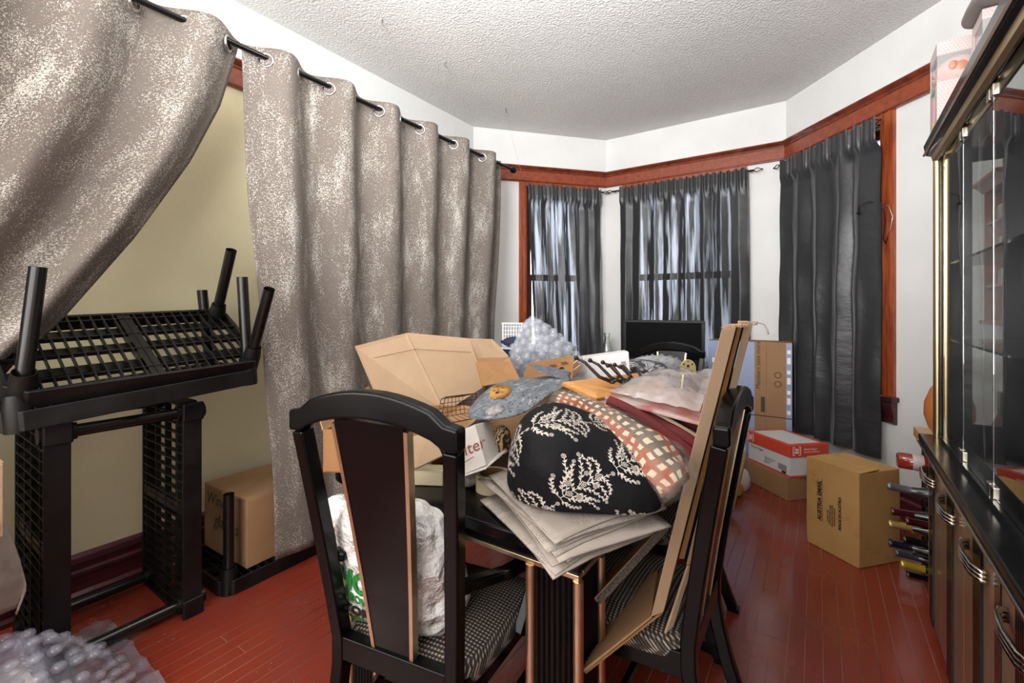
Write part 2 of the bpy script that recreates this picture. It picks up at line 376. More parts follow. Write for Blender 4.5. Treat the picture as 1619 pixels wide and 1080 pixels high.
# the left curtain is drawn aside: its free edge sweeps back towards the frame edge
EDGE = [(2.495, 1.0), (2.2, .93), (1.95, .83), (1.63, .66), (1.3, .45), (1.15, .33), (.95, .24), (.7, .18), (.3, .14)]
def edge_y(z):
    for (za, ya), (zb, yb) in zip(EDGE, EDGE[1:]):
        if z >= zb: k = (za - z) / (za - zb); return ya + (yb - ya) * max(0, k)
    return EDGE[-1][1]
P = []; UV = []; nu, nv = 110, 64; y0 = -.75
for i in range(nu + 1):
    a = i / nu; row = []; ur = []
    for j in range(nv + 1):
        b = j / nv; z = 2.495 + (.42 - 2.495) * b; yt = y0 + (1.0 - y0) * a
        ye = edge_y(z); y = y0 + (ye - y0) * a
        sweep = max(0, (1.0 - ye))
        fold = wavex(yt) * (1 - .6 * b) + .030 * math.sin(a * 34 + b * 3) * b * (1 - .5 * b) + .02 * nz(yt * 4, b * 3, 9)
        roll = .05 * math.exp(-((a - .93) / .045) ** 2) * min(1, b * 3)
        row.append((RX - .30 * min(1, b * 1.25) ** 1.3 + fold + roll, y, z - .10 * a * b)); ur.append((a * 2.3, 1 - b * 2.4))
    P.append(row); UV.append(ur)
lc = obj('grommet_curtain', MB().grid(P, uvs=UV), m_grey, closed=False, smooth=True, solid=.0025)
tag(lc, 'grey silver-flecked curtain pulled aside above the black plastic shelves', 'curtain', 'grey printed grommet curtains')
grommets(lc, [1.0 - .09 - HALF * k + .02 for k in range(9)])
# hooks in the ceiling with wires down to the rod
m_wire = mat('thin_wire', '#b9b6b0', .3, .8)
for i, (px, py, lab) in enumerate([(590, 38, 'ceiling hook and wire above the left end of the straight grey curtain'), (689, 104, 'ceiling hook and wire above the middle of the straight grey curtain'), (777, 178, 'ceiling hook and wire above the rod end near the bay')]):
    p = az(px, py, CEIL); p.x = min(p.x, RX) * .5 + RX * .5
    h = thing('ceiling_hook', lab, 'hook', (p.x, p.y, CEIL), group='ceiling hooks holding the rod')
    obj('hook', MB().tube([(0, 0, -.001), (0, 0, -.03), (.006, 0, -.042), (.014, 0, -.05), (.01, 0, -.064), (-.004, 0, -.064)], .003, 6), m_chrome, h, smooth=True)
    obj('wire', MB().tube([(0, 0, -.063), (RX - p.x, 0, RZ + .013 - CEIL)], .0009, 4), m_wire, h)
# ------------------------------------------------------------------ black curtains of the bay
t = NT('black_satin_sheer'); uv = t.coord('UV')
band = t.noise(t.n('ShaderNodeMapping', {'Vector': uv, 'Scale': (1, .06, 1)}).outputs[0], 15, 4, .6)
wv = t.noise(uv, 6, 5, .6)
t.p(col=t.mix(band, lin('#1b1c20'), lin('#26282c')), rough=.42, sheen=.3, spec=.5)
cr = t.math('ADD', t.noise(t.n('ShaderNodeMapping', {'Vector': uv, 'Scale': (1, 1.3, 1)}).outputs[0], 7, 5, .55), t.math('MULTIPLY', wv, .5))
t.bump(cr, .22, .015)
tr = t.n('ShaderNodeBsdfTranslucent', {'Color': (.42, .44, .5, 1)}); tp = t.n('ShaderNodeBsdfTransparent', {'Color': (.75, .79, .88, 1)})
thin = t.n('ShaderNodeAttribute', attribute_name='thin', attribute_type='GEOMETRY').outputs['Fac']
k = t.math('MULTIPLY', t.ramp(band, .49, .62), thin)
m1 = t.n('ShaderNodeMixShader', {0: .5, 1: tr.outputs[0], 2: tp.outputs[0]})
m2 = t.n('ShaderNodeMixShader'); t.set(m2, 0, t.math('MULTIPLY_ADD', k, .36)); m2.inputs[0].links[0].from_node.inputs[2].default_value = .0
t.t.links.new(t.b.outputs[0], m2.inputs[1]); t.t.links.new(m1.outputs[0], m2.inputs[2]); t.t.links.new(m2.outputs[0], t.out.inputs[0]); m_black = t.m
t2 = NT('black_satin'); uv = t2.coord('UV')
t2.p(col=lin('#222327'), rough=.40, spec=.55, sheen=.2)
c1 = t2.noise(t2.n('ShaderNodeMapping', {'Vector': uv, 'Scale': (1, 1.6, 1)}).outputs[0], 6, 5, .6)
t2.bump(c1, .25, .02); m_satin = t2.m
def pocket_curtain(name, label, M, s0, s1, sb0, sb1, ztop, zbot, off, mt, seed, thinfn, nf, amp=.022, edge_sweep=None):
    nu, nv = 120, 46; P = []; UV = []; TH = []
    for i in range(nu + 1):
        a = i / nu; row = []; ur = []
        for j in range(nv + 1):
            b = j / nv; z = ztop + (zbot - ztop) * b
            ph = a * nf * 2 * PI + seed + 1.6 * nz(a * 4 + seed, b * .6)
            am = amp * (1.0 if b > .06 else .55) * (.55 + .45 * nz(a * 6, seed) + .25)
            s = s0 + (s1 - s0) * a; sb = sb0 + (sb1 - sb0) * a; k = b if edge_sweep is None else edge_sweep(b)
            ss = s + (sb - s) * k + .006 * math.sin(ph * 2)
            y = -off - am * math.sin(ph) * (.6 + .6 * b) - .012 * nz(a * 9 + seed, b * 7)
            if b < .07: y = -off - .014 - .008 * (1 + math.sin(a * nf * 6 * PI))
            zz = z + (.012 * math.sin(a * nf * 5 * PI) * max(0, 1 - b * 25)) + .02 * b * b * nz(a * 3, seed)
            row.append(M @ Vector((ss, y, zz))); ur.append((a * (s1 - s0) * 1.6 + seed, b * 2.2)); TH.append(thinfn(a, b))
        P.append(row); UV.append(ur)
    o = obj(name, MB().grid(P, uvs=UV), mt, closed=False, smooth=True)
    at = o.data.attributes.new('thin', 'FLOAT', 'POINT'); at.data.foreach_set('value', TH)
    return tag(o, label, 'curtain', 'black rod pocket curtains in the bay')
ZT = 2.505
def th(a, b):
    if b < .075 or a < .03 or a > .97: return 0.0
    return 1.0
pocket_curtain('rod_pocket_curtain', 'black sheer curtain over the narrow left bay window', M1, .522, 1.30, .60, 1.33, ZT, .45, .085, m_black, 2.0, lambda a, b: th(a, b) * (1.25 if a < .62 else .35), 6.5, edge_sweep=lambda b: min(1, b * 1.3))
pocket_curtain('rod_pocket_curtain', 'black sheer curtain over the wide middle window behind the television', M2, .19, 1.34, .20, 1.35, ZT, .40, .085, m_black, 5.0, lambda a, b: th(a, b) * (.25 if a < .18 else (1.2 if a < .62 else .6)), 8, .018)
pocket_curtain('rod_pocket_curtain', 'opaque black satin curtain over the right bay window with a loose bottom hem', M3, .09, .965, .08, .945, ZT, .34, .10, m_satin, 8.0, lambda a, b: 0, 4.5, .034)
m_rodb = m_blackp
def bay_rod(M, s0, s1, lab, off=.085, both=(1, 1)):
    r = thing('bay_curtain_rod', lab, 'curtain rod', M @ Vector((s0, -off, ZT - .022)), group='short rods of the black bay curtains')
    L = (M.to_3x3() @ Vector((s1 - s0, 0, 0))); d = L.normalized(); n = M.to_3x3() @ Vector((0, 1, 0))
    obj('pole', MB().tube([(0, 0, 0), L], .008, 8), m_rodb, r, smooth=40)
    for e, sg in ((Vector((0, 0, 0)), -1), (L, 1)):
        if not both[0 if sg < 0 else 1]: continue
        q = MB(); u = d * sg; z = Vector((0, 0, 1))
        for k in (-1, 1):     # a small open scroll of two wires ending in a tip
            q.tube([e, e + u * .012 + z * .013 * k, e + u * .030 + z * .016 * k, e + u * .047 + z * .008 * k, e + u * .058], .0035, 6)
        q.sphere(e + u * .064, .007, 8, 5)
        obj('scroll_finial', q, m_iron, r, smooth=True)
        b = e - u * .02
        obj('bracket', MB().tube([b, b + n * (off - .024)], .005, 6), m_iron, r)
bay_rod(M1, .57, 1.335, 'black rod of the narrow left window curtain', both=(1, 1))
bay_rod(M2, .10, 1.38, 'black rod of the middle window curtain', both=(1, 1))
bay_rod(M3, .05, .91, 'black rod of the right window curtain', .10)
# ------------------------------------------------------------------ black lacquer dining set
t = NT('black_lacquer'); co = t.coord('Object')
wear = t.ramp(t.noise(co, 34, 6, .7), .70, .76)
t.p(col=t.mix(t.math('MULTIPLY', wear, .35), lin('#070708'), lin('#4a3e39')), rough=t.ramp(t.noise(co, 5, 4), .3, .8, (.14,) * 3 + (1,), (.30,) * 3 + (1,)), coat=.0, spec=.20)
m_lac = t.m
m_brass = mat('pale_brass', '#d9c8ac', .34, 1, col2='#c4ad88', ns=8)
t = NT('tweed_seat_weave'); co = t.coord('Object')
sx = t.n('ShaderNodeSeparateXYZ', {0: co})
def wav(o, k): return t.math('ADD', t.math('MULTIPLY', t.math('SINE', t.math('MULTIPLY', o, k)), .5), .5)
chk = t.math('MULTIPLY', t.math('MAXIMUM', wav(sx.outputs[0], 620), .35), t.math('MAXIMUM', wav(t.math('SUBTRACT', sx.outputs[1], t.math('MULTIPLY', sx.outputs[2], 1.0)), 560), .1))
chk = t.math('MULTIPLY', chk, t.math('ADD', t.noise(co, 240, 2), .45))
t.p(col=t.mix(t.ramp(chk, .2, .75), lin('#332d29'), lin('#a69a8b')), rough=.9, spec=.2); t.bump(chk, .5, .002); m_weave = t.m
def spath(pts, w, d, nx=(1, 0, 0)):       # a square-section bent post through points
    mb = MB(); nx = Vector(nx); rings = []
    for i, p in enumerate(pts):
        p = Vector(p); tg = (Vector(pts[min(i + 1, len(pts) - 1)]) - Vector(pts[max(i - 1, 0)])).normalized(); b = tg.cross(nx).normalized(); a = b.cross(tg)
        rings.append([p + a * (w / 2 * sx_) + b * (d / 2 * sy_) for sx_, sy_ in ((-1, -1), (1, -1), (1, 1), (-1, 1))])
    vs = [q for r in rings for q in r]; n = len(rings); fs = [(0, 1, 2, 3), tuple((n - 1) * 4 + k for k in (3, 2, 1, 0))]
    for i in range(n - 1):
        for k in range(4): fs.append((i * 4 + k, i * 4 + (k + 1) % 4, i * 4 + 4 + (k + 1) % 4, i * 4 + 4 + k))
    return mb.add(vs, fs)
def make_chair(arms, label, loc, rz, group):
    c = thing('dining_chair', label, 'chair', loc, rz, group)
    yb = lambda z: (-.11 * ((.42 - z) / .42) ** 1.6) if z < .42 else -.085 * ((z - .42) / .58) ** 1.15
    xb = lambda z: .170 if z < .45 else .170 + .047 * (z - .45) / .55
    for s in (-1, 1):
        obj('rear_post', spath([(s * xb(z), yb(z), z) for z in (0.012, .1, .2, .3, .38, .45, .55, .65, .75, .85, .95, 1.0)], .036, .040), m_lac, c, bevel=.006)
        obj('foot', MB().box((s * .17, yb(0), .0075), (.040, .045, .015)), m_lac, c)
        obj('front_leg', spath([(s * .215, .42, .0), (s * .215, .42, .40)], .042, .042), m_lac, c, bevel=.005)
    # arched crest rail
    n = 14; top = []; bot = []
    for i in range(n + 1):
        a = -1 + 2 * i / n; h = math.cos(a * PI / 2)
        top.append((a * .240, 1.050 + .062 * h ** .8 - (.012 if abs(a) < .97 and abs(a) > .8 else 0))); 
        bot.append((a * .240, 1.0 + (.047 * max(0, math.cos(min(1, abs(a) / .84) * PI / 2)) ** .6)))
    poly = top + bot[::-1]
    m = MB(); M = Matrix.Translation((0, yb(1.03) + .020, 0)) @ Matrix(((1, 0, 0, 0), (0, 0, -1, 0), (0, 1, 0, 0), (0, 0, 0, 1)))
    obj('crest_rail', m.prism(poly, 0, .040, M), m_lac, c, bevel=.008, seg=3)
    # tapered splat with brass edge strips
    def spz(z): return .098 * (z - .47) / .565 + .0
    sp = []; zs = [.455, .6, .75, .9, 1.040]
    wv = lambda z: .052 + (.100 - .052) * (z - .455) / .585
    vs = [(sg * wv(z), yb(z) + o, z) for z in zs for sg, o in ((-1, -.009), (1, -.009), (1, .009), (-1, .009))]
    fs = [(0, 1, 2, 3), (16, 19, 18, 17)] + [(i * 4 + k, i * 4 + (k + 1) % 4, i * 4 + 4 + (k + 1) % 4, i * 4 + 4 + k) for i in range(4) for k in range(4)]
    spl = obj('splat', MB().add(vs, fs), m_lac, c)
    for s in (-1, 1):
        obj('brass_edge', spath([(s * (wv(z) + .005), yb(z), z) for z in (.455, .6, .75, .9, 1.030)], .010, .022), m_brass, spl, label='pale brass edge strip of the splat')
    obj('lower_rail', MB().box((0, -.002, .425), (.31, .034, .060)), m_lac, c, bevel=.004)
    ap = MB(); ap.box((0, .42, .385), (.40, .028, .07)); 
    for s in (-1, 1): ap.bar((s * .172, .0, .385), (s * .214, .41, .385), .026, .07)
    obj('seat_apron', ap, m_lac, c, bevel=.003)
    st = MB()
    for s in (-1, 1): st.bar((s * .17, -.04, .20), (s * .215, .41, .20), .018, .026)
    st.bar((-.19, .19, .20), (.19, .19, .20), .018, .026); obj('stretcher', st, m_lac, c, bevel=.003)
    # cushion
    m = MB(); P = []
    nu, nv = 16, 14
    for k, (sc, z) in enumerate([(0.90, .390), (1.0, .396), (1.02, .416), (1.0, .433), (.93, .447), (.6, .455), (.0, .458)]):
        ring = []
        for i in range(40):
            th = 2 * PI * i / 40; cx, cy = math.cos(th), math.sin(th); e = .28
            X = math.copysign(abs(cx) ** e, cx); Y = math.copysign(abs(cy) ** e, cy)
            wid = .190 + (.245 - .190) * (Y + 1) / 2
            ring.append(Vector((X * wid * sc, .222 + Y * .213 * sc, z)))
        P.append(ring)
    fs = []; vs = [p for r in P for p in r]
    for k in range(len(P) - 1):
        for i in range(40): fs.append((k * 40 + i, k * 40 + (i + 1) % 40, k * 40 + 40 + (i + 1) % 40, k * 40 + 40 + i))
    fs.append(tuple(range(40))[::-1])
    obj('seat', m.add(vs, fs), m_weave, c, smooth=50, label='seat covered in beige and black woven tweed')
    if arms:
        for s in (-1, 1):
            pts = [(s * .175, -.015, .655), (s * .20, .06, .640), (s * .235, .15, .622), (s * .262, .25, .612), (s * .262, .33, .610), (s * .250, .40, .612)]
            a = obj('armrest', spath(pts, .042, .026, (1, .25 * s, 0)), m_lac, c, bevel=.008, seg=3)
            obj('arm_post', spath([(s * .228, .24, .40), (s * .24, .30, .48), (s * .255, .36, .60)], .030, .034), m_lac, c, bevel=.005)
    return c
ch1 = make_chair(True, 'black lacquer armchair in front with brass-edged splat, white plastic bag on seat', (-.863, .765, 0), math.radians(10.5), 'black dining chairs round the table')
ch2 = make_chair(False, 'black side chair right of the table with flattened cardboard sheets on its seat', (-.278, 1.40, 0), math.radians(90.0), 'black dining chairs round the table')
ch3 = make_chair(False, 'black side chair beyond the cardboard-loaded one on the right of the table', (-.405, 1.975, 0), math.radians(91), 'black dining chairs round the table'); ch2.scale = ch3.scale = (1, 1, .97)
ch4 = make_chair(False, 'black chair at the far table end, crest seen against the television', (-.87, 3.27, 0), math.radians(181), 'black dining chairs round the table'); ch4.scale = (.95, 1, .95)
# table
tb = thing('dining_table', 'black lacquer dining table with fluted legs and brass trim, heaped with clutter', 'table', (-.90, 1.9, 0))
def rrect(x0, y0, x1, y1, r, n=6):
    out = []
    for cx, cy, a0 in ((x1 - r, y1 - r, 0), (x0 + r, y1 - r, 90), (x0 + r, y0 + r, 180), (x1 - r, y0 + r, 270)):
        for i in range(n + 1): a = math.radians(a0 + 90 * i / n); out.append((cx + r * math.cos(a), cy + r * math.sin(a)))
    return out
TX0, TX1, TY0, TY1 = -.49, .475, -.98, .92
top = []
for x, y in rrect(TX0, TY0, TX1, TY1, .10, 8):
    if y < TY0 + .1: y -= .035 * (1 - (x / .5) ** 2)
    if y > TY1 - .1: y += .035 * (1 - (x / .5) ** 2)
    top.append((x, y))
obj('tabletop', MB().prism(top, .728, .760), m_lac, tb, bevel=.006, seg=3)
ap = MB(); a0, a1, b0, b1 = TX0 + .075, TX1 - .045, TY0 + .055, TY1 - .055
for q in (((a0, b0), (a1, b0 + .025)), ((a0, b1 - .025), (a1, b1)), ((a0, b0 + .025), (a0 + .025, b1 - .025)), ((a1 - .025, b0 + .025), (a1, b1 - .025))):
    ap.bx((q[0][0], q[0][1], .668), (q[1][0], q[1][1], .728))
obj('apron', ap, m_lac, tb)
st = MB()
st.bx((a0 - .006, b0 - .006, .655), (a1 + .006, b0 + .02, .669)); st.bx((a0 - .006, b1 - .02, .655), (a1 + .006, b1 + .006, .669)); st.bx((a0 - .006, b0 + .02, .655), (a0 + .02, b1 - .02, .669)); st.bx((a1 - .02, b0 + .02, .655), (a1 + .006, b1 - .02, .669))
obj('brass_band', st, m_brass, tb, bevel=.003, label='thin brass band under the apron')
LW = .150
for cx in (a0 + LW / 2 - .012, a1 - LW / 2 + .012):
    for cy in (b0 + LW / 2 - .012, b1 - LW / 2 + .012):
        poly = []; h = LW / 2 - .014; nfl = 8
        for side in range(4):
            R = Matrix.Rotation(side * PI / 2, 2)
            for i in range(nfl * 4):
                u = -h + 2 * h * i / (nfl * 4); d = .006 * abs(math.sin(PI * nfl * (u + h) / (2 * h)))
                p = R @ Vector((u, -(LW / 2 - .012) + .006 - d)); poly.append((cx + p.x, cy + p.y))
        lg = obj('table_leg', MB().prism(poly, 0, .655), m_lac, tb, label='square fluted leg')
        for sx_ in (-1, 1):
            for sy_ in (-1, 1):
                obj('corner_strip', MB().prism([(cx + sx_ * (LW / 2 - .009) + .0125 * math.cos(2 * PI * k / 12), cy + sy_ * (LW / 2 - .009) + .0125 * math.sin(2 * PI * k / 12)) for k in range(12)], 0, .656), m_brass, lg, smooth=40, label='rounded brass corner strip')
# ------------------------------------------------------------------ display cabinet on the right
cab = thing('display_cabinet', 'black and bronze china cabinet with glass doors along the right wall', 'cabinet', (.385, 2.556, 0), math.radians(-1.84))
t = NT('bronze_lacquer'); co = t.coord('Object', (1, 1, .15))
t.p(col=t.mix(t.noise(co, 30, 4), lin('#7d6350'), lin('#9a8069')), rough=.32, metal=.45, coat=.2); m_bronze = t.m
m_steel = mat('polished_nickel', '#c4bdb2', .18, 1); m_cabblk = mat('satin_black', '#0b0b0d', .22, coat=.3); m_gold = mat('polished_gold', '#cdb78c', .3, 1)
t = NT('clear_glass'); t.p(col=(.93, .97, .96, 1), rough=0.0, trans=1.0, ior=1.5); m_glass = t.m
t = NT('glass_edge'); t.p(col=lin('#9db9b2'), rough=.1, trans=.5, ior=1.5); m_gedge = t.m
CL = 2.05; DP = .365
b = MB(); b.bx((.03, -CL, 0), (DP, -.035, .06)); b.bx((.022, -CL, .06), (DP, -.02, .735)); obj('carcass', b, m_cabblk, cab)
obj('end_post', MB().prism([(.03 + .03 * math.cos(math.radians(a)), -.03 + .03 * math.sin(math.radians(a))) for a in range(80, 281, 20)] + [(.05, -.06), (.05, 0)], .012, .738), m_bronze, cab, smooth=40, label='rounded bronze corner post')
obj('counter', MB().bx((-.028, -CL - .02, .741), (DP, .012, .768)), m_lac, cab, bevel=.006)
obj('counter_trim', MB().bx((-.033, -CL - .02, .733), (-.002, .010, .742)), m_steel, cab, bevel=.002, label='bright metal strip under the counter edge')
yd = [-.075, -.30, -.67, -1.04, -1.41, -1.78]
for i in range(5):
    ya, yb_ = yd[i] - .003, yd[i + 1] + .003; yc = {0: -.12}.get(i, (ya + yb_) / 2); d = obj('cabinet_door', MB().bx((.002, yb_, .05), (.020, ya, .725)), m_bronze, cab, bevel=.002)
    if i == 2: obj('dark_stile', MB().bx((-.001, yb_ - .026, .05), (.0195, yb_ + .022, .725)), m_cabblk, cab)
    fl_ = MB(); fl_.bx((-.0005, yc - .045, .05), (.004, yc + .045, .724))
    for k in range(7): fl_.bx((-.004, yc - .042 + k * .0125, .05), (0, yc - .035 + k * .0125, .724))
    obj('fluted_inset', fl_, m_cabblk, d, label='black fluted strip down the door')
    h = MB()
    for dz in (-.011, 0, .011):
        h.tube([(-.001, yc - .10, .625 + dz), (-.014, yc - .098, .625 + dz), (-.025, yc - .07, .625 + dz), (-.030, yc, .625 + dz), (-.025, yc + .07, .625 + dz), (-.014, yc + .098, .625 + dz), (-.001, yc + .10, .625 + dz)], .0062, 8)
    obj('handle', h, m_steel, d, smooth=True, label='ribbed nickel bow handle')
# upper part
GX = .040; ZT2 = 1.985
p = MB(); p.bx((GX - .006, -.050, .768), (GX + .03, -.030, 1.915)); obj('black_upright', p, m_cabblk, cab)
for k, (xa, yb2) in enumerate(((GX - .012, -.018), (GX + .012, -.066))):
    obj('gold_upright', MB().tube([(xa, yb2, .768), (xa, yb2, 1.915)], .013, 12), m_gold, cab, smooth=40, label='gold tube of the corner upright')
b = MB(); b.bx((DP - .012, -CL, .768), (DP, -.005, 1.915)); obj('back_panel', b, m_cabblk, cab)
e = MB(); e.bx((GX + .03, -.022, .768), (.136, -.008, 1.915)); e.bx((.222, -.022, .768), (DP - .012, -.008, 1.915)); e.bx((.136, -.022, .768), (.222, -.008, .835)); e.bx((.136, -.022, 1.885), (.222, -.008, 1.915))
obj('end_panel', e, m_cabblk, cab); obj('end_window', MB().bx((.136, -.018, .835), (.222, -.013, 1.885)), m_glass, cab, label='narrow clear strip in the end panel')
M = Matrix(((1, 0, 0, 0), (0, 0, 1, 0), (0, 1, 0, 0), (0, 0, 0, 1)))
obj('cornice', MB().prism([(.036, 1.915), (.030, 1.930), (-.004, 1.942), (-.012, 1.985), (DP, 1.985), (DP, 1.915)], -CL, .012, M), m_cabblk, cab, bevel=.003)
obj('cornice_band', MB().prism([(-.010, 1.940), (-.014, 1.946), (-.010, 1.951), (-.004, 1.944)], -CL, .014, M), m_bronze, cab)
obj('cornice_band', MB().prism([(.026, 1.906), (.014, 1.912), (.010, 1.932), (.026, 1.932), (.037, 1.915)], -CL, -.012, M), m_gold, cab, label='pale gold moulding under the cornice')
obj('door_track', MB().bx((GX - .012, -CL, .768), (GX + .022, -.07, .784)), m_cabblk, cab)
gy = [-.075, -.42, -.79, -1.16, -1.53, -1.90]
for i in range(5):
    g = obj('glass_door', MB().bx((GX, gy[i + 1] + .003, .786), (GX + .006, gy[i] - .003, 1.911)), m_glass, cab)
    if i:
        for zz in (0.80, 1.890):
            for dy in (-.028, .010):
                obj('hinge_clip', MB().box((GX + .003, gy[i] + dy + .01, zz), (.020, .030, .034)), m_steel, g, bevel=.003)
for z in (1.17, 1.47):
    obj('glass_shelf', MB().bx((.06, -CL + .02, z), (DP - .015, -.025, z + .008)), m_gedge, cab)
# ------------------------------------------------------------------ black plastic shelving on the left
t = NT('black_moulded_plastic'); co = t.coord('Object')
t.p(col=t.mix(t.ramp(t.noise(co, 7, 6, .65), .45, .8), lin('#0a0909'), lin('#1b1a19')), rough=t.ramp(t.noise(co, 12, 5), .3, .7, (.34,) * 3 + (1,), (.55,) * 3 + (1,)), spec=.35)
t.bump(t.noise(t.coord('Object', (14, 60, 60)), 3, 3), .10, .003); m_plas = t.m
m_pipe = mat('smooth_black_pipe', '#0b0a0a', .26, col2='#141312', ns=9)
def tray(L, W, T):
    """lattice shelf, length along x, width along y, ribbed face at z=T"""
    rim = MB(); w = .014; c = .05
    oct_ = [(c, 0), (L - c, 0), (L, c), (L, W - c), (L - c, W), (c, W), (0, W - c), (0, c)]
    inn = [(c + .004, w), (L - c - .004, w), (L - w, c + .004), (L - w, W - c - .004), (L - c - .004, W - w), (c + .004, W - w), (w, W - c - .004), (w, c + .004)]
    vs = [(x, y, z) for z in (0, T) for P in (oct_, inn) for x, y in P]; fs = []
    for i in range(8):
        j = (i + 1) % 8
        fs += [(i, j, 8 + j, 8 + i)[::-1], (16 + i, 16 + j, 24 + j, 24 + i), (i, j, 16 + j, 16 + i), (8 + j, 8 + i, 24 + i, 24 + j)]
    rim.add(vs, fs)
    lat = MB(); n = 22
    for k in range(1, n):
        x = w + (L - 2 * w) * k / n; sag = .006 * ((k * 37) % 5 - 2) / 2
        m_ = .018 if abs(k - n / 2) > .6 else 0
        lat.bx((x - .0022, w * .5 + (c if k in (1, n - 1) else 0) * .6, T - .020), (x + .0022, W - w * .5 - (c if k in (1, n - 1) else 0) * .6, T - .001))
    for f, wd in ((.14, .005), (.27, .045), (.42, .005), (.52, .050), (.65, .005), (.77, .045), (.9, .005)):
        lat.bx((w * .5, W * f - wd / 2, T - (.034 if wd > .01 else .018)), (L - w * .5, W * f + wd / 2, T - (.024 if wd > .01 else .0015)))
    lat.bx((L / 2 - .022, w * .5, T - .04), (L / 2 + .022, W - w * .5, T - .004))
    return rim, lat
def sockets(L, W, T):
    out = []
    for x in (.045, L - .045):
        for y in (.045, W - .045):
            m = MB(); m.lathe([(.036, -.004), (.036, T + .004), (.030, T + .05), (.0275, T + .05), (.0275, T - .01)], 18, Matrix.Translation((x, y, 0))); out.append((m, x, y))
    return out
def shelf_panel(parent, M, L=.90, W=.46, T=.070):
    r, l = tray(L, W, T)
    for q in (r, l): q.v = [M @ p for p in q.v]
    p = obj('shelf_panel', r, m_plas, parent, bevel=.003)
    obj('lattice', l, m_plas, p)
    return p
# the unit lying on its end: two upright lattice shelves joined by four pipes
un = thing('shelf_unit', 'black plastic shelf unit standing on its end against the cream wall', 'shelf', (-2.2, .65, 0))
def panM(y, flip):   # local x->z, local y->-x, local z-> -y or +y
    return Matrix.Translation((.012, y - .65, 0)) @ Matrix(((0, -1, 0), (0, 0, -1), (1, 0, 0))).transposed().transposed().to_4x4()
for y in (.455, .865):
    p = shelf_panel(un, panM(y, 0))
    cp = MB()
    for z in (.045, .855):
        for x in (-.033, -.403): obj('socket', MB().tube([(x, y - .65 - .078, z), (x, y - .65 + .022, z)], .031, 16), m_plas, p, smooth=40)
    for z in (.0, .825): obj('corner_cap', MB().bx((.010, y - .65 - .074, z), (.026, y - .65 + .004, z + .076)), m_plas, p, bevel=.006)
for z in (.045, .855):
    for x in (-.033, -.403): obj('pipe', MB().tube([(x, .455 - .65, z), (x, .80 - .65, z)], .0225, 18), m_pipe, un, smooth=40)
# lower tray lying across it, with two pipes still in their sockets
def loose_tray(name, label, loc, ex, ey, posts, group, LT=.80):
    o = thing(name, label, 'shelf', loc, 0, group)
    X = Vector(ex).normalized(); Z = X.cross(Vector(ey)).normalized(); Y = Z.cross(X); R = Matrix((X, Y, Z)).transposed(); o.rotation_euler = R.to_euler()
    r, l = tray(LT, .46, .066); obj('shelf_tray', r, m_plas, o, bevel=.003); obj('lattice', l, m_plas, o)
    for m, x, y in sockets(LT, .46, .066):
        s = obj('socket', m, m_plas, o, smooth=40)
        for (px_, py_, h, lean) in posts:
            if abs(px_ - x) < .1 and abs(py_ - y) < .1:
                a = Vector((x, y, .03)); b = a + Vector((lean[0], lean[1], 1)).normalized() * h
                mm = MB(); mm.tube([a, b], .0225, 18, cap=False); mm.tube([b, a], .0195, 18, cap=False)
                rim_ = MB(); obj('post', mm, m_pipe, o, smooth=40)
    return o
loose_tray('shelf_tray_unit', 'black lattice shelf with upright pipes lying flat across the shelf unit', (-2.085, .275, .903), (0, 1, .075), (-1, 0, 0), [(.76, .04, .45, (.03, .02)), (.76, .42, .40, (-.03, -.03)), (.04, .04, .50, (.15, -.10))], 'loose black plastic shelves')
loose_tray('shelf_tray_unit', 'black lattice shelf tilted up at the back on top of the flat one', (-2.11, .285, .972), (0, 1, .045), (-.86, 0, .51), [(.76, .04, .38, (0, 0)), (.76, .42, .38, (0, 0))], 'loose black plastic shelves')
loose_tray('shelf_tray_unit', 'black lattice shelf lying on the floor beneath the taped cardboard box', (-2.185, .945, .0), (0, 1, 0), (-1, 0, 0), [(.04, .04, .42, (0, 0))], 'loose black plastic shelves', .90)
# ------------------------------------------------------------------ cardboard boxes
def cardboard(name, a, b, stain=None):
    t = NT(name); co = t.coord('Object', (1, 1, 1)); base = t.mix(t.ramp(t.noise(co, 4, 5, .6), .3, .75), lin(a), lin(b))
    fib = t.noise(t.coord('Object', (1, 1, 6)), 120, 3); base = t.mix(t.math('MULTIPLY', t.ramp(fib, .45, .7), .22), base, lin('#8d6a42'))
    if stain: base = t.mix(t.math('MULTIPLY', t.ramp(t.noise(co, 9, 6, .7), .6, .72), .5), base, lin(stain))
    t.p(col=base, rough=.72, spec=.25); t.bump(fib, .06, .002); return t.m
m_card = cardboard('kraft_cardboard', '#a38060', '#967352'); m_card_d = cardboard('dark_kraft_cardboard', '#97704a', '#875f3c'); m_card_l = cardboard('pale_kraft_cardboard', '#a88f74', '#9b8066')
m_card_old = cardboard('aged_cardboard', '#bf975f', '#ad824b', '#7d5a30'); m_edge = mat('corrugated_edge', '#8a6440', .9, col2='#5e4128', ns=160, detail=2)
m_tape = NT('packing_tape').p(col=lin('#c9a06c'), rough=.18, alpha=.55).m
m_ink = mat('black_marker_ink', '#4a3526', .7); m_print = mat('printed_black_ink', '#2a2119', .7); m_redink = mat('red_brown_marker', '#8b3a34', .7)
def box_frame(c0, c1, c2):   # corner, direction of width, direction of depth -> matrix, w, d
    c0, c1, c2 = Vector(c0), Vector(c1), Vector(c2); return c0, (c1 - c0), (c2 - c0)
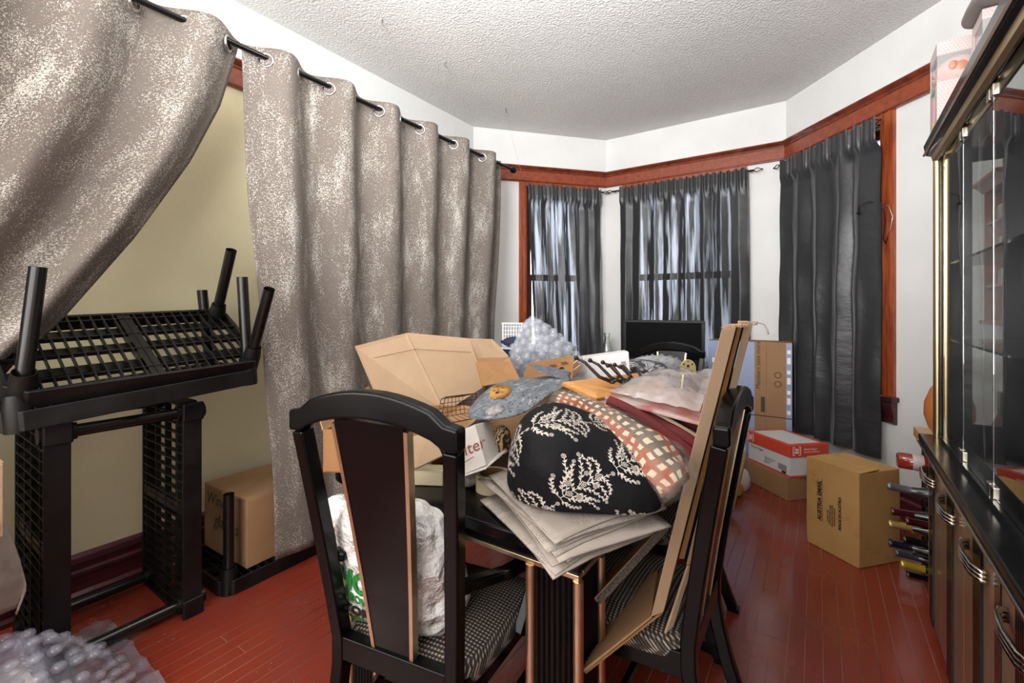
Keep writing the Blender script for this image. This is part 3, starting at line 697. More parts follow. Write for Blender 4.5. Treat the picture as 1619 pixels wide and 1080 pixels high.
def carton(name, label, loc, rz, w, d, h, m, group=None, cat='box', tape=True, rough_=.004, th=.004):
    """closed carton, origin at the middle of its base"""
    o = thing(name, label, cat, loc, rz, group); b = MB()
    n = 5
    b.bx((-w / 2, -d / 2, 0), (w / 2, d / 2, h - th)); obj('carton_body', b, m, o, bevel=.004)
    for s in (-1, 1):
        f = MB(); y0, y1 = (-d / 2, -.0015) if s < 0 else (.0015, d / 2); f.bx((-w / 2 + .001, y0 + .001, h - th), (w / 2 - .001, y1 - .001, h)); obj('flap', f, m, o)
    if tape:
        tp = MB(); tp.bx((-w / 2 - .0006, -.026, h), (w / 2 + .0006, .026, h + .0006)); tp.bx((-w / 2 - .0012, -.026, h - .07), (-w / 2 - .0002, .026, h + .0004)); tp.bx((w / 2 + .0002, -.026, h - .07), (w / 2 + .0012, .026, h + .0004)); obj('tape_strip', tp, m_tape, o)
    return o
bx1 = carton('cardboard_box', 'taped cardboard box with handwriting under the grey curtain edge', (-2.44, 1.285, .068), math.radians(92), .45, .41, .325, m_card)
Mw = frame((-.2265, .165, .23), (0, -1, 0), (0, 0, 1)); text('handwriting', 'Wine', frame((-.2265, .18, .235), (0, -1, 0), (0, 0, 1)), .085, m_ink, bx1, shear=.2)
text('handwriting', 'glasses', frame((-.2265, .10, .135), (0, -1, 0), (0, 0, 1)), .085, m_ink, bx1, shear=.2)
# things cut by the left frame edge
st = carton('cardboard_box', 'cardboard box stack base at the left frame edge under the grey cloth', (-2.12, -.06, 0), 0, .40, .46, .64, m_card_d)
carton('cardboard_box', 'small pale cardboard box at the very left frame edge', (-2.11, .06, .645), 0, .36, .40, .215, m_card_l)
P = []
cq = [ad(-40, 826, 1.22), ad(9, 828, 1.31), ad(49, 926, 1.37), ad(40, 964, 1.37), ad(-40, 980, 1.25)]
for i in range(17):
    a = i / 16; row = []
    tp_, md_, bt_ = cq[0].lerp(cq[1], a), (cq[0].lerp(cq[4], .62)).lerp(cq[2], a), cq[4].lerp(cq[3], a)
    for j in range(13):
        b = j / 12; p_ = tp_.lerp(md_, b / .62) if b < .62 else md_.lerp(bt_, (b - .62) / .38)
        row.append(p_ + FWD * (.022 * math.sin(a * 9 + b * 2) * b))
    P.append(row)
m_cloth = mat('grey_taupe_cloth', '#857b71', .85, col2='#6e655c', ns=14, bump=.2, bs=120)
tag(obj('draped_cloth', MB().grid(P), m_cloth, closed=False, smooth=True, solid=.004), 'grey taupe cloth draped over a box at the left frame edge', 'cloth')
# bubble wrap heap in the lower left corner
m_bub = film('bubble_film', '#8f8c9a', .25, .10, .6, 26, .6)
m_dome = NT('bubble_dome').p(col=lin('#a9a9b6'), rough=.06, alpha=.25, spec=1.0).m
bw_o = thing('bubble_wrap', 'crumpled large-bubble plastic wrap in the lower left corner of the floor', 'bubble wrap', (-2.0, .36, 0))
def hump(u, v):
    r = math.hypot((u) / .34, (v) / .26)
    return .30 * max(0, 1 - r) ** .75 + .025 * nz(u * 16, v * 16, 2) + .012 * nz(u * 40, v * 40, 5)
P = []
for i in range(49):
    row = []
    for j in range(49):
        u = -.42 + .84 * i / 48; v = -.30 + .62 * j / 48
        row.append(Vector((u, v - .06, max(.012, hump(u, v) + .02))))
    P.append(row)
obj('film', MB().grid(P), m_bub, bw_o, closed=False, smooth=True)
bm_ = MB(); rr = random.Random(5)
for i in range(16):
    for j in range(12):
        u = -.36 + .050 * i + (.025 if j % 2 else 0); v = -.25 + .045 * j
        if math.hypot(u / .36, v / .28) > .98: continue
        z = max(.012, hump(u, v) + .02); bm_.sphere((u, v - .06, z + .002), .0195, 10, 6, (1, 1, .75))
obj('bubbles', bm_, m_dome, bw_o, smooth=True, kind='stuff')
carton('cardboard_box', 'low cardboard box beneath the bubble wrap in the lower left corner', (-1.97, .20, 0), .1, .30, .26, .17, m_card_l)
# ------------------------------------------------------------------ generated cloth print (white floral damask on black)
def damask(n=1024):
    A = np.zeros((n, n), np.float32); rg = random.Random(11)
    def put(cx, cy, R, fn, val=1):
        X, Y = np.meshgrid(np.arange(int(cx - R), int(cx + R) + 2), np.arange(int(cy - R), int(cy + R) + 2)); m = fn(X - cx, Y - cy)
        xi = X % n; yi = Y % n; A[yi, xi] = np.where(m, val, A[yi, xi])
    def leaf(x, y, ang, L, W):
        c, s = math.cos(ang), math.sin(ang)
        put(x + c * L / 2, y + s * L / 2, L * .6 + 3, lambda X, Y: (np.abs(X * c + Y * s) < L / 2) & (np.abs(-X * s + Y * c) < W * np.sin(PI * np.clip((X * c + Y * s) / L + .5, 0, 1) ** .7)))
    def dot(x, y, r, v=1): put(x, y, r + 1, lambda X, Y: X * X + Y * Y < r * r, v)
    def flower(x, y, r, k_):
        dot(x, y, r * 1.12, 0)
        for k in range(k_): a = 2 * PI * k / k_ + x; dot(x + r * .62 * math.cos(a), y + r * .62 * math.sin(a), r * .42)
        for k in range(k_): a = 2 * PI * k / k_ + x; dot(x + r * .62 * math.cos(a), y + r * .62 * math.sin(a), r * .22, 0)
        dot(x, y, r * .34, 0); dot(x, y, r * .2)
    def sprig(x, y, a, L, bend, sc=1.0, tip=0):
        m = 11
        for i in range(m):
            for q in range(10): dot(x + math.cos(a) * L / m * q / 10, y + math.sin(a) * L / m * q / 10, 2.5 * sc)
            x += math.cos(a) * L / m; y += math.sin(a) * L / m; a += bend / m
            if i > 0 and i % 1 == 0:
                s = sc * (1 - .4 * i / m)
                leaf(x, y, a + (.75 if i % 2 else -.75), 32 * s, 6.4 * s)
                if i % 3 == 0: leaf(x, y, a - (.9 if i % 2 else -.9), 21 * s, 4.4 * s)
        leaf(x, y, a, 26 * sc, 6 * sc)
        if tip: flower(x + 14 * math.cos(a), y + 14 * math.sin(a), tip, 6)
    def medallion(cx, cy, H):
        for sd in (-1, 1):
            for oy, an, L, bd, tp in ((-.46, 98, .34, -1.3, 13), (-.40, 62, .42, -1.0, 0), (-.36, 40, .52, .5, 15), (-.12, 34, .46, .8, 0), (.04, 22, .46, 1.9, 12), (.18, 12, .36, 2.2, 0), (-.22, 66, .40, -.5, 11)):
                sprig(cx, cy + oy * H, math.radians(90 - sd * an), L * H, -bd * sd, 1.1, tp)
        sprig(cx, cy - .46 * H, PI / 2, .90 * H, .12, 1.2, 16)
        for sd in (-1, 1):
            for oy, ox, r in ((-.20, .13, 20), (.12, .11, 18)): flower(cx + sd * ox * H + rg.uniform(-9, 9), cy + oy * H + rg.uniform(-9, 9), r, 5 + int(rg.random() * 3))
        for oy, r in ((-.30, 22), (-.02, 25), (.24, 20)): flower(cx + rg.uniform(-8, 8), cy + oy * H, r, 5 + int(rg.random() * 3))
    for cx, cy in ((256, 256), (768, 768), (768, 256), (256, 768)): medallion(cx, cy + (130 if cx > 500 else 0), 500)
    im = bpy.data.images.new('damask_print', n, n); px = np.ones((n, n, 4), np.float32); px[..., :3] = A[..., None]; im.colorspace_settings.name = 'Non-Color'
    im.pixels.foreach_set(px.ravel()); im.pack(); return im
IM = damask()
t = NT('black_damask_cloth'); co = t.coord('UV')
ti = t.n('ShaderNodeTexImage', {'Vector': co}, image=IM)
t.p(col=t.mix(ti.outputs[0], lin('#101013'), lin('#c4bcb2')), rough=.65, spec=.15); t.bump(t.noise(t.coord('Object'), 16, 5, .6), .35, .02); m_damask = t.m
# ------------------------------------------------------------------ cushion, newspapers
def superell(c, R, ax_, e1, e2, nu=48, nv=24, def_=None):
    P = []
    f = lambda w, e: math.copysign(abs(w) ** e, w)
    for i in range(nu):
        row = []
        for j in range(nv + 1):
            u = 2 * PI * i / nu; v = -PI / 2 + PI * j / nv
            p = Vector((ax_[0] * f(math.cos(v), e1) * f(math.cos(u), e2), ax_[1] * f(math.cos(v), e1) * f(math.sin(u), e2), ax_[2] * f(math.sin(v), e1)))
            if def_: p = def_(p)
            row.append(p)
        P.append(row)
    return MB().grid(P, closed_u=True)
def lump(p): return p * (1 + .05 * nz(p.x * 7, p.y * 7, p.z * 7) + .02 * nz(p.x * 18, p.y * 18, p.z * 18))
cmb = superell(0, 0, (.205, .165, .125), .66, .60, 64, 32, lump)
ca = Matrix.Rotation(math.radians(32), 3, 'Z') @ Matrix.Rotation(math.radians(20), 3, 'Y') @ Matrix.Rotation(math.radians(14), 3, 'X')
n0 = (ca.transposed() @ Vector((.30, -.80, .52))).normalized(); ta = n0.cross(Vector((0, 0, 1))).normalized(); tb2 = n0.cross(ta)
for i, q in enumerate(cmb.v):          # the cloth is wrapped from the front: distance over the surface, direction round the middle
    d_ = Vector((q.x / .9, q.y, q.z / .8)).normalized(); th_ = math.acos(max(-1, min(1, d_.dot(n0)))); a_ = math.atan2(d_.dot(tb2), d_.dot(ta)) + .5
    r_ = th_ * .185 / .38; cmb.uv[i] = (r_ * math.cos(a_) + .40, -r_ * math.sin(a_) + .30)
cmb.v = [ca @ q for q in cmb.v]
for q in cmb.v:                        # it sags flat on the newspapers
    if q.z < -.045: q.z = -.045 + (q.z + .045) * .12
cu = obj('cushion', cmb, m_damask, smooth=True)
cu.location = (-.515, 1.115, .866)
tag(cu, 'plump black cushion with white floral damask print on the table corner', 'cushion')
t = NT('newsprint'); co = t.coord('UV'); s = t.n('ShaderNodeSeparateXYZ', {0: co})
rows = t.math('GREATER_THAN', t.math('SINE', t.math('MULTIPLY', s.outputs[1], 900)), .1)
words = t.ramp(t.noise(t.n('ShaderNodeMapping', {'Vector': co, 'Scale': (140, 143, 1)}).outputs[0], 1, 2), .42, .5)
colm = t.math('GREATER_THAN', t.math('SINE', t.math('MULTIPLY', s.outputs[0], 75)), -.8)
blk = t.ramp(t.noise(co, 5, 1), .46, .52)
ink = t.math('MULTIPLY', t.math('MULTIPLY', rows, words), t.math('MULTIPLY', colm, blk))
t.p(col=t.mix(t.math('MULTIPLY', ink, .55), lin('#9a9087'), lin('#4a4541')), rough=.85, spec=.15); m_news = t.m
NC = Vector((-.43, .81, 0)); NL = Vector((-.74, 1.02, 0)) - NC; NR = Vector((-.31, 1.11, 0)) - NC
rr = random.Random(4)
for k in range(10):
    a = math.radians([0, 6, -3, 3.5, -6, 2, -1, 9, -4, 3][k]); R = Matrix.Rotation(a, 3, 'Z'); dL = R @ NL; dR = R @ NR; org = NC + Vector((rr.uniform(-.02, .015) - .004 * k, rr.uniform(-.012, .03), 0)) + Vector((0, .004 * k, 0))
    P = []; UV = []; z0 = .7630 + .0048 * k
    for i in range(13):
        row = []; ur = []
        for j in range(13):
            u, v = i / 12, j / 12; p = org + dL * u + dR * v
            out = max(0, (.905 - p.y)) + max(0, p.x + .425) * .6
            p.z = z0 - (.10 * out if k < 3 else .06 * out) + .0022 * nz(u * 4, v * 4, k) + (.014 * u * (k / 9))
            row.append(p); ur.append((u * .4 + k * .37, v * .4 + k * .21))
        P.append(row); UV.append(ur)
    m = MB().grid(P, uvs=UV)
    lab = ['newspaper lying at the bottom of the pile under the damask cushion', 'second newspaper from the bottom under the damask cushion', 'third newspaper up in the pile under the cushion', 'middle newspaper of the pile, skewed to the left', 'fifth newspaper up, skewed to the right', 'sixth newspaper from the bottom, nearly square with the cushion', 'seventh newspaper up from the table in the cushion pile', 'third newspaper from the top, twisted out at the left corner of the pile', 'second newspaper from the top of the pile', 'topmost newspaper of the pile, touching the damask cushion'][k]
    tag(obj('newspaper', m, m_news, closed=False, smooth=True, solid=.0042), lab, 'newspaper', 'folded newspapers under the cushion')
# ------------------------------------------------------------------ big open carton at the table's left end
def quad(mb, pts, t=.004): mb.slab(pts, t); return mb
oc = thing('open_carton', 'large opened shallow cardboard box with tall raised flaps on the left table end', 'box', (-1.2, 1.15, .762))
OC = Vector((-1.2, 1.15, .762))
def L_(pts): return [Vector(p) - OC for p in pts]
zb, zt = .766, .905; FL, FR, BR, BL = (-1.33, .875), (-1.02, 1.05), (-1.19, 1.40), (-1.49, 1.24)
w3 = lambda p, z: (p[0], p[1], z)
body = MB()
for a, b in ((FL, FR), (FR, BR), (BR, BL), (BL, FL)): quad(body, L_([w3(a, zb), w3(b, zb), w3(b, zt), w3(a, zt)]), .005)
quad(body, L_([w3(FL, zb), w3(BL, zb), w3(BR, zb), w3(FR, zb)]), .004)
obj('carton_body', body, m_card_d, oc, label='darker outer side of the box')
for nm, pts, mm in (
    ('flap', [ad(561, 548, 1.88), ad(643, 527, 1.99), ad(704, 652, 1.83), ad(596, 630, 1.86)], m_card_l),
    ('flap', [ad(643, 527, 1.99), ad(742, 536, 2.08), ad(768, 610, 1.96), ad(704, 652, 1.83)], m_card_l),
    ('flap', [ad(742, 536, 2.08), ad(778, 537, 2.14), ad(804, 564, 2.10), ad(764, 597, 2.0)], m_card_l),
    ('flap', [w3(FL, zt), w3(BL, zt), ad(583, 610, 1.87), ad(507, 664, 1.48)], m_card),
    ('flap', [ad(640, 697, 1.44), w3(FR, zt + .001), ad(700, 722, 1.35), ad(657, 743, 1.30)], m_card_l),
    ('flap', [w3(FR, zt), w3(BR, zt), ad(770, 650, 1.72), ad(715, 700, 1.42)], m_card)):
    f = obj(nm, quad(MB(), L_(pts), .005), mm, oc)
cr = MB(); cr.tube(L_([ad(590, 566, 1.875), ad(657, 552, 1.945), ad(745, 557, 2.03)]), .0009, 4); obj('crease', cr, m_edge, oc)
bl = obj('blue_cloth', superell(0, 0, (.10, .08, .05), .8, .8, 20, 10, lump), mat('pale_blue_cloth', '#9fb2cf', .8, bump=.3, bs=30), smooth=True); bl.location = (-1.17, 1.16, .825)
tag(bl, 'pale blue cloth inside the large opened carton', 'cloth')
# wire basket inside
m_bwire = mat('rusty_brown_wire', '#4c2a22', .45, .6)
wb = thing('wire_basket', 'small brown wire basket leaning inside the large opened carton', 'basket', ad(727, 660, 1.50))
A_, B_, C_, D_ = [Vector(q) - wb.location for q in (ad(696, 672, 1.46), ad(704, 628, 1.48), ad(752, 622, 1.54), ad(758, 660, 1.54))]
dn = (B_ - A_).cross(C_ - B_).normalized() * .07
if dn.y < 0: dn = -dn
sh = .72; cen = (A_ + B_ + C_ + D_) / 4; A2, B2, C2_, D2 = [cen + (q - cen) * sh + dn for q in (A_, B_, C_, D_)]
m = MB(); m.tube([A_, B_, C_, D_], .0019, 6, closed=True); obj('rim_wire', m, m_bwire, wb, smooth=True)
m = MB(); m.tube([A2, B2, C2_, D2], .0013, 5, closed=True)
for k in range(7):
    f = k / 6; a = A_.lerp(D_, f); b = A2.lerp(D2, f); c = B2.lerp(C2_, f); d = B_.lerp(C_, f); m.tube([a, b, c, d], .0011, 5)
for k in range(5):
    f = k / 4; a = A_.lerp(B_, f); b = A2.lerp(B2, f); c = D2.lerp(C2_, f); d = D_.lerp(C_, f); m.tube([a, b, c, d], .0011, 5)
obj('grid_wires', m, m_bwire, wb)
# white box with red-brown handwriting
m_whitebox = mat('white_carton', '#d9d4cc', .6, col2='#cbc5bc', ns=6)
wbx = thing('white_box', 'white cardboard box with red-brown handwriting tilted beside the tape roll', 'box', ad(735, 715, 1.30))
O = wbx.location.copy(); fr = [ad(700, 694, 1.27), ad(751, 671, 1.29), ad(769, 736, 1.27), ad(708, 760, 1.25)]; dv = ad(774, 665, 1.40) - fr[1]
vs = [p - O for p in fr] + [p + dv - O for p in fr]
obj('carton_body', MB().add(vs, [(0, 1, 2, 3), (7, 6, 5, 4), (0, 4, 5, 1), (1, 5, 6, 2), (2, 6, 7, 3), (3, 7, 4, 0)]), m_whitebox, wbx, bevel=.002)
fl2 = [ad(690, 768, 1.235), ad(768, 742, 1.262), ad(800, 706, 1.40), ad(789, 712, 1.41), ad(768, 738, 1.275), ad(700, 762, 1.25)]
obj('flap', MB().slab([p - O for p in (ad(700, 763, 1.24), ad(768, 740, 1.258), ad(802, 711, 1.39), ad(740, 730, 1.40))], .003), m_whitebox, wbx)
ux = (fr[1] - fr[0]).normalized(); uy = (fr[0] - fr[3]).normalized(); nn = ux.cross(uy); Mx = frame(ad(727, 697, 1.278) - O + nn * .001, ux, uy)
if nn.dot(EYEV - fr[0]) < 0: nn = -nn
off = nn * .0012
text('handwriting', 'le', frame(ad(733, 696, 1.281) - O + off, ux, uy), .040, m_redink, wbx, shear=.15)
text('handwriting', 'ilter', frame(ad(730, 724, 1.266) - O + off, ux, uy), .046, m_redink, wbx, shear=.15)
obj('underline', MB().bar(ad(731, 733, 1.262) - O + off, ad(749, 722, 1.268) - O + off, .002, .0006, nn), m_redink, wbx)
# tape roll and lint
tr_ = thing('tape_roll', 'roll of clear beige packing tape lying flat beside the white box', 'tape', (-.80, 1.085, .7605))
m_tapr = NT('tape_roll_side').p(col=lin('#c4b591'), rough=.2, alpha=.93, coat=.4).m
obj('tape', MB().lathe([(.041, .0), (.052, .0), (.052, .050), (.041, .050), (.041, .0)], 32), m_tapr, tr_, smooth=40)
obj('core', MB().lathe([(.038, .001), (.0405, .001), (.0405, .049), (.038, .049), (.038, .001)], 32), m_card_d, tr_, smooth=40, label='brown cardboard core')
ln = obj('lint_bundle', superell(0, 0, (.045, .035, .024), .9, .9, 24, 12, lambda p: p * (1 + .22 * nz(p.x * 40, p.y * 40, p.z * 40))), mat('grey_lint', '#8e857a', .95, col2='#5f584f', ns=60, bump=.8, bs=160), smooth=True); ln.location = (-.885, 1.07, .785)
tag(ln, 'small bundle of grey fuzzy wool between chair and tape roll', 'bundle')
bk = carton('paper_packet', 'small cream packet lying on the table behind the front chair', (-.99, 1.02, .7605), .5, .09, .06, .045, mat('cream_paper', '#cbbf9f', .6), cat='packet', tape=False)
# carton with raised flaps in the middle
mc = thing('open_carton', 'brown cardboard box with bent flaps in the middle of the table', 'box', (-.95, 1.55, .762)); O = mc.location.copy()
q = [(-1.04, 1.36), (-.74, 1.44), (-.84, 1.74), (-1.12, 1.64)]; z0, z1 = .764, .985; body = MB()
for i in range(4):
    a, b = q[i], q[(i + 1) % 4]; body.slab([Vector(w3(a, z0)) - O, Vector(w3(b, z0)) - O, Vector(w3(b, z1)) - O, Vector(w3(a, z1)) - O], .005)
body.slab([Vector(w3(p_, z0)) - O for p_ in q[::-1]], .004)
obj('carton_body', body, m_card, mc)
for pts, mm in (([ad(752, 574, 1.74), ad(808, 573, 1.80), ad(822, 602, 1.72), ad(762, 612, 1.66)], m_card_d),
                ([ad(755, 566, 1.86), ad(806, 565, 1.88), ad(812, 590, 1.86), ad(760, 590, 1.86)], m_card),
                ([ad(836, 574, 1.80), ad(907, 563, 1.86), ad(904, 602, 1.80), ad(822, 608, 1.76)], m_card_d)):
    obj('flap', MB().slab([p - O for p in pts], .005), mm, mc)
uxx = (ad(907, 563, 1.86) - ad(836, 574, 1.80)).normalized(); uyy = Vector((0, 0, 1))
sm = MB(); c_ = ad(888, 586, 1.815) - O; Msy = frame(c_, uxx, uyy)
sm.lathe([(.010, 0), (.0145, 0), (.0145, .001), (.010, .001), (.010, 0)], 20, Msy); sm.box((0, 0, 0), (.004, .004, .001), None, Msy)
for k, (a, b) in enumerate(((-.05, .020), (-.05, .026), (.0, .024), (.0, .030))): sm.bx((a, b, 0), (a + .032 - .006 * (k % 2), b + .003, .001), Msy)
obj('printed_symbols', sm, m_print, mc)
# striped coil beside the cushion
t = NT('brown_striped_cloth'); co = t.coord('Object'); wv_ = t.n('ShaderNodeTexWave', {'Vector': co, 'Scale': 38.0, 'Distortion': 6.0, 'Detail': 1.0, 'Detail Scale': 2.0}); t.p(col=t.mix(t.ramp(wv_.outputs['Fac'], .45, .55), lin('#2c2019'), lin('#b79a78')), rough=.7); 
zc = obj('striped_bundle', superell(0, 0, (.026, .04, .050), .9, .9, 24, 14, lump), t.m, smooth=True); zc.location = ad(792, 698, 1.42)
tag(zc, 'small zebra-striped brown bundle between white box and damask cushion', 'bundle')
kb = carton('cardboard_box', 'brown box standing under the damask cushion behind the tape roll', (-.70, 1.235, .7605), math.radians(25), .16, .12, .165, m_card, tape=False)
# painted cut-out board
t = NT('blue_grey_painted_board'); co = t.coord('UV')
n1 = t.noise(t.n('ShaderNodeMapping', {'Vector': co, 'Scale': (2.6, 2.2, 1), 'Rotation': (0, 0, .3)}).outputs[0], 3.2, 6, .7)
n2 = t.noise(t.n('ShaderNodeMapping', {'Vector': co, 'Scale': (16, 9, 1)}).outputs[0], 2.4, 2)
col = t.mix(t.ramp(n1, .32, .52), lin('#3d4148'), lin('#62676e')); col = t.mix(t.ramp(n1, .56, .66), col, lin('#a3a6aa'))
col = t.mix(t.ramp(n2, .60, .63), col, lin('#1d1e24')); t.p(col=col, rough=.5); m_painted = t.m
pb = thing('painted_board', 'blue-grey painted cut-out board with yellow spot lying across the boxes', 'board', ad(820, 625, 1.5)); O = pb.location.copy()
top = [(737, 654, 1.36), (752, 632, 1.42), (778, 607, 1.50), (806, 600, 1.56), (836, 597, 1.62), (866, 596, 1.66), (894, 589, 1.70)]
bot = [(741, 663, 1.34), (770, 665, 1.345), (800, 663, 1.35), (832, 654, 1.37), (856, 635, 1.43), (876, 618, 1.50), (907, 607, 1.55)]
P = []; UV = []
for k, (a, b) in enumerate(zip(top, bot)):
    row = []; ur = []
    for j in range(9):
        f = j / 8; row.append(ad(*a).lerp(ad(*b), f) - O + Vector((0, 0, .012 * math.sin(f * PI)))); ur.append((k / 6, f))
    P.append(row); UV.append(ur)
obj('board', MB().grid(P, uvs=UV), m_painted, pb, closed=False, smooth=True, solid=.004, sub=1)
wing = [(834, 574, 1.66), (868, 579, 1.67), (906, 588, 1.68)]; wing2 = [(842, 582, 1.60), (868, 597, 1.58), (900, 600, 1.58)]
P = [[ad(*a).lerp(ad(*b), j / 4) - O for j in range(5)] for a, b in zip(wing, wing2)]; UV = [[(i * .4, j / 4) for j in range(5)] for i in range(3)]
obj('wing', MB().grid(P, uvs=UV), m_painted, pb, closed=False, smooth=True, solid=.004, sub=1)
def on_board(u, v, lift=.0030):
    k = u * 6; i = min(5, int(k)); f = k - i
    a = ad(*top[i]).lerp(ad(*top[i + 1]), f); b = ad(*bot[i]).lerp(ad(*bot[i + 1]), f); return a.lerp(b, v) - O + Vector((0, 0, .012 * math.sin(v * PI) + lift))
def blob(nm, cu_, cv_, ru, rv, m, jag=.15):
    P = [[on_board(cu_ + ru * s * math.cos(2 * PI * i / 24) * (1 + jag * math.sin(i * 3.7)), cv_ + rv * s * math.sin(2 * PI * i / 24) * (1 + jag * math.sin(i * 2.3))) for s in (0.001, .5, 1)] for i in range(24)]
    return obj(nm, MB().grid(P, closed_u=True), m, pb, closed=False, smooth=True, solid=.001)
blob('yellow_spot', .36, .36, .10, .22, mat('ochre_paint', '#b5812c', .5, col2='#7d5418', ns=34), .1)
blob('white_spot', .26, .78, .09, .13, mat('pale_paint', '#9c9a99', .5, col2='#5f5b5a', ns=40), .2)
for k, (u, v) in enumerate(((.32, .28), (.36, .22), (.40, .30), (.385, .42), (.33, .40))): blob('dark_stroke', u, v, .016, .035, m_print, .5)
# bubble wrap bundle
bw2 = thing('bubble_wrap', 'bundle of clear large-bubble wrap on top of the boxes mid table', 'bubble wrap', ad(862, 553, 2.0))
m_film2 = film('clear_bubble_film', '#a9adb6', .30, .12, .6, 30, .6)
def bwshape(p): return Vector((p.x, p.y, p.z)) * (1 + .22 * nz(p.x * 8, p.y * 8, p.z * 8 + 3))
def bwdef(p):
    a = p.z / .12
    return Vector((p.x * (1.0 - .42 * a) - .045 * a, p.y, p.z * 1.08 + (.010 if p.x < 0 else -.004))) * (1 + .10 * nz(p.x * 9, p.y * 9, p.z * 9 + 3))
Rv = Matrix.Rotation(YAW, 3, 'Z')
core_ = superell(0, 0, (.125, .09, .115), 1.0, 1.0, 40, 20, lambda p: Rv @ bwdef(p)); obj('film', core_, m_film2, bw2, smooth=True)
tail = superell(0, 0, (.045, .04, .10), 1.0, 1.0, 20, 12, lambda p: Rv @ (Vector((p.x * (1 + 3 * (p.z + .02)) - .098 - .25 * p.z * .3, p.y, p.z - .06)))); obj('film', tail, m_film2, bw2, smooth=True)
m = MB(); rr = random.Random(9)
for i in range(84):
    zz = 1 - 2 * (i + .5) / 84; ph = i * 2.39996; r = math.sqrt(1 - zz * zz)
    p = Rv @ bwdef(Vector((.125 * r * math.cos(ph), .09 * r * math.sin(ph), .115 * zz))); m.sphere(p, .0195, 10, 7)
for i in range(34):
    zz = 1 - 2 * (i + .5) / 34; ph = i * 2.39996; r = math.sqrt(1 - zz * zz); p = Vector((.045 * r * math.cos(ph), .04 * r * math.sin(ph), .10 * zz))
    m.sphere(Rv @ Vector((p.x * (1 + 3 * (p.z + .02)) - .098 - .25 * p.z * .3, p.y, p.z - .06)), .0155, 10, 7)
m_dome2 = NT('clear_bubble_dome').p(col=lin('#b9bdc6'), rough=.08, alpha=.28, spec=1.0).m
obj('bubbles', m, m_dome2, bw2, smooth=True, kind='stuff')
# pale wooden offcuts
for k, (a, b, lab) in enumerate((((898, 586, 1.86), (913, 573, 1.95), 'pale wooden slat sticking up by the bubble wrap'), ((903, 592, 1.84), (918, 580, 1.92), 'shorter pale wooden slat beside the hook rack'))):
    tag(obj('wood_slat', MB().bar(ad(*a), ad(*b), .022, .008, (1, 0, 0)), mat('pale_pine', '#d8b483', .5, col2='#c79f6b', ns=20), bevel=.002), lab, 'slat')
# white printed box behind the hooks
pbx = thing('white_box', 'greyish white box with cursive print standing behind the hook rack', 'box', ad(948, 600, 2.05)); O = pbx.location.copy()
f = [ad(903, 568, 2.10), ad(994, 556, 2.02), ad(1000, 650, 2.0), ad(905, 655, 2.08)]; dv = FWD * .08 + Vector((0, 0, 0))
vs = [p - O for p in f] + [p + dv - O for p in f]
obj('carton_body', MB().add(vs, [(0, 1, 2, 3), (7, 6, 5, 4), (0, 4, 5, 1), (1, 5, 6, 2), (2, 6, 7, 3), (3, 7, 4, 0)]), mat('grey_white_board', '#cfc9c8', .5), pbx, bevel=.002)
ux = (f[1] - f[0]).normalized(); uy = (f[0] - f[3]).normalized(); nn = ux.cross(uy); nn = nn if nn.dot(EYEV - f[0]) > 0 else -nn
text('cursive_print', 'l', frame(ad(947, 592, 2.06) - O + nn * .004, ux, uy), .05, m_print, pbx, shear=.5); text('cursive_print', 'o', frame(ad(957, 590, 2.055) - O + nn * .004, ux, uy), .045, m_print, pbx, shear=.5)
for k in range(3):
    Mx = frame(ad(918, 585, 2.085) - O + nn * .003, ux, uy); Rk = [Mx @ Vector(((.012 + .008 * k) * math.cos(2 * PI * i / 20), (.012 + .008 * k) * math.sin(2 * PI * i / 20), 0)) for i in range(20)]
    obj('printed_ring', MB().tube(Rk, .0012, 4, closed=True), mat('mauve_print', '#a58f9f', .6), pbx)
obj('printed_block', MB().box((0, 0, 0), (.022, .02, .0008), None, frame(ad(986, 575, 2.025) - O + nn * .003, ux, uy)), mat('grey_print', '#8c8488', .6), pbx)
# wooden hook rack
m_pine = mat('honey_pine', '#c98f50', .35, col2='#b3793c', ns=7, nstr=(1, 12, 12), coat=.3); m_bronze2 = mat('antique_bronze', '#342d29', .3, .7)
a0 = ad(889, 601, 1.52); a1 = ad(944, 626, 1.40); a2 = ad(1060, 607, 1.66); uL = (a2 - a1).normalized(); uW = (a0 - a1); Wd = uW.length; uW.normalize(); uN = uL.cross(uW).normalized()
if uN.z < 0: uN = -uN
hr = thing('hook_rack', 'honey pine coat rack with bronze double hooks lying on the clutter', 'coat rack', a1)
Mh = Matrix((uL, uW, uN)).transposed().to_4x4(); Ln = (a2 - a1).length
m = MB(); vs = []
for z, i_ in ((-.020, .0), (-.008, .0), (.0, .018)):
    vs += [Mh @ Vector(p) for p in ((i_, i_, z), (Ln - i_, i_, z), (Ln - i_, Wd - i_, z), (i_, Wd - i_, z))]
fs = [(3, 2, 1, 0), (8, 9, 10, 11)] + [(r * 4 + k, r * 4 + (k + 1) % 4, r * 4 + 4 + (k + 1) % 4, r * 4 + 4 + k) for r in range(2) for k in range(4)]
obj('backboard', m.add(vs, fs), m_pine, hr, bevel=.002)
balls = [((911, 566), (961, 578), (968, 604)), ((933, 570), (981, 580), (986, 605)), ((953, 573), (1000, 583), (1003, 606)), ((972, 577), (1018, 588), (1021, 607))]
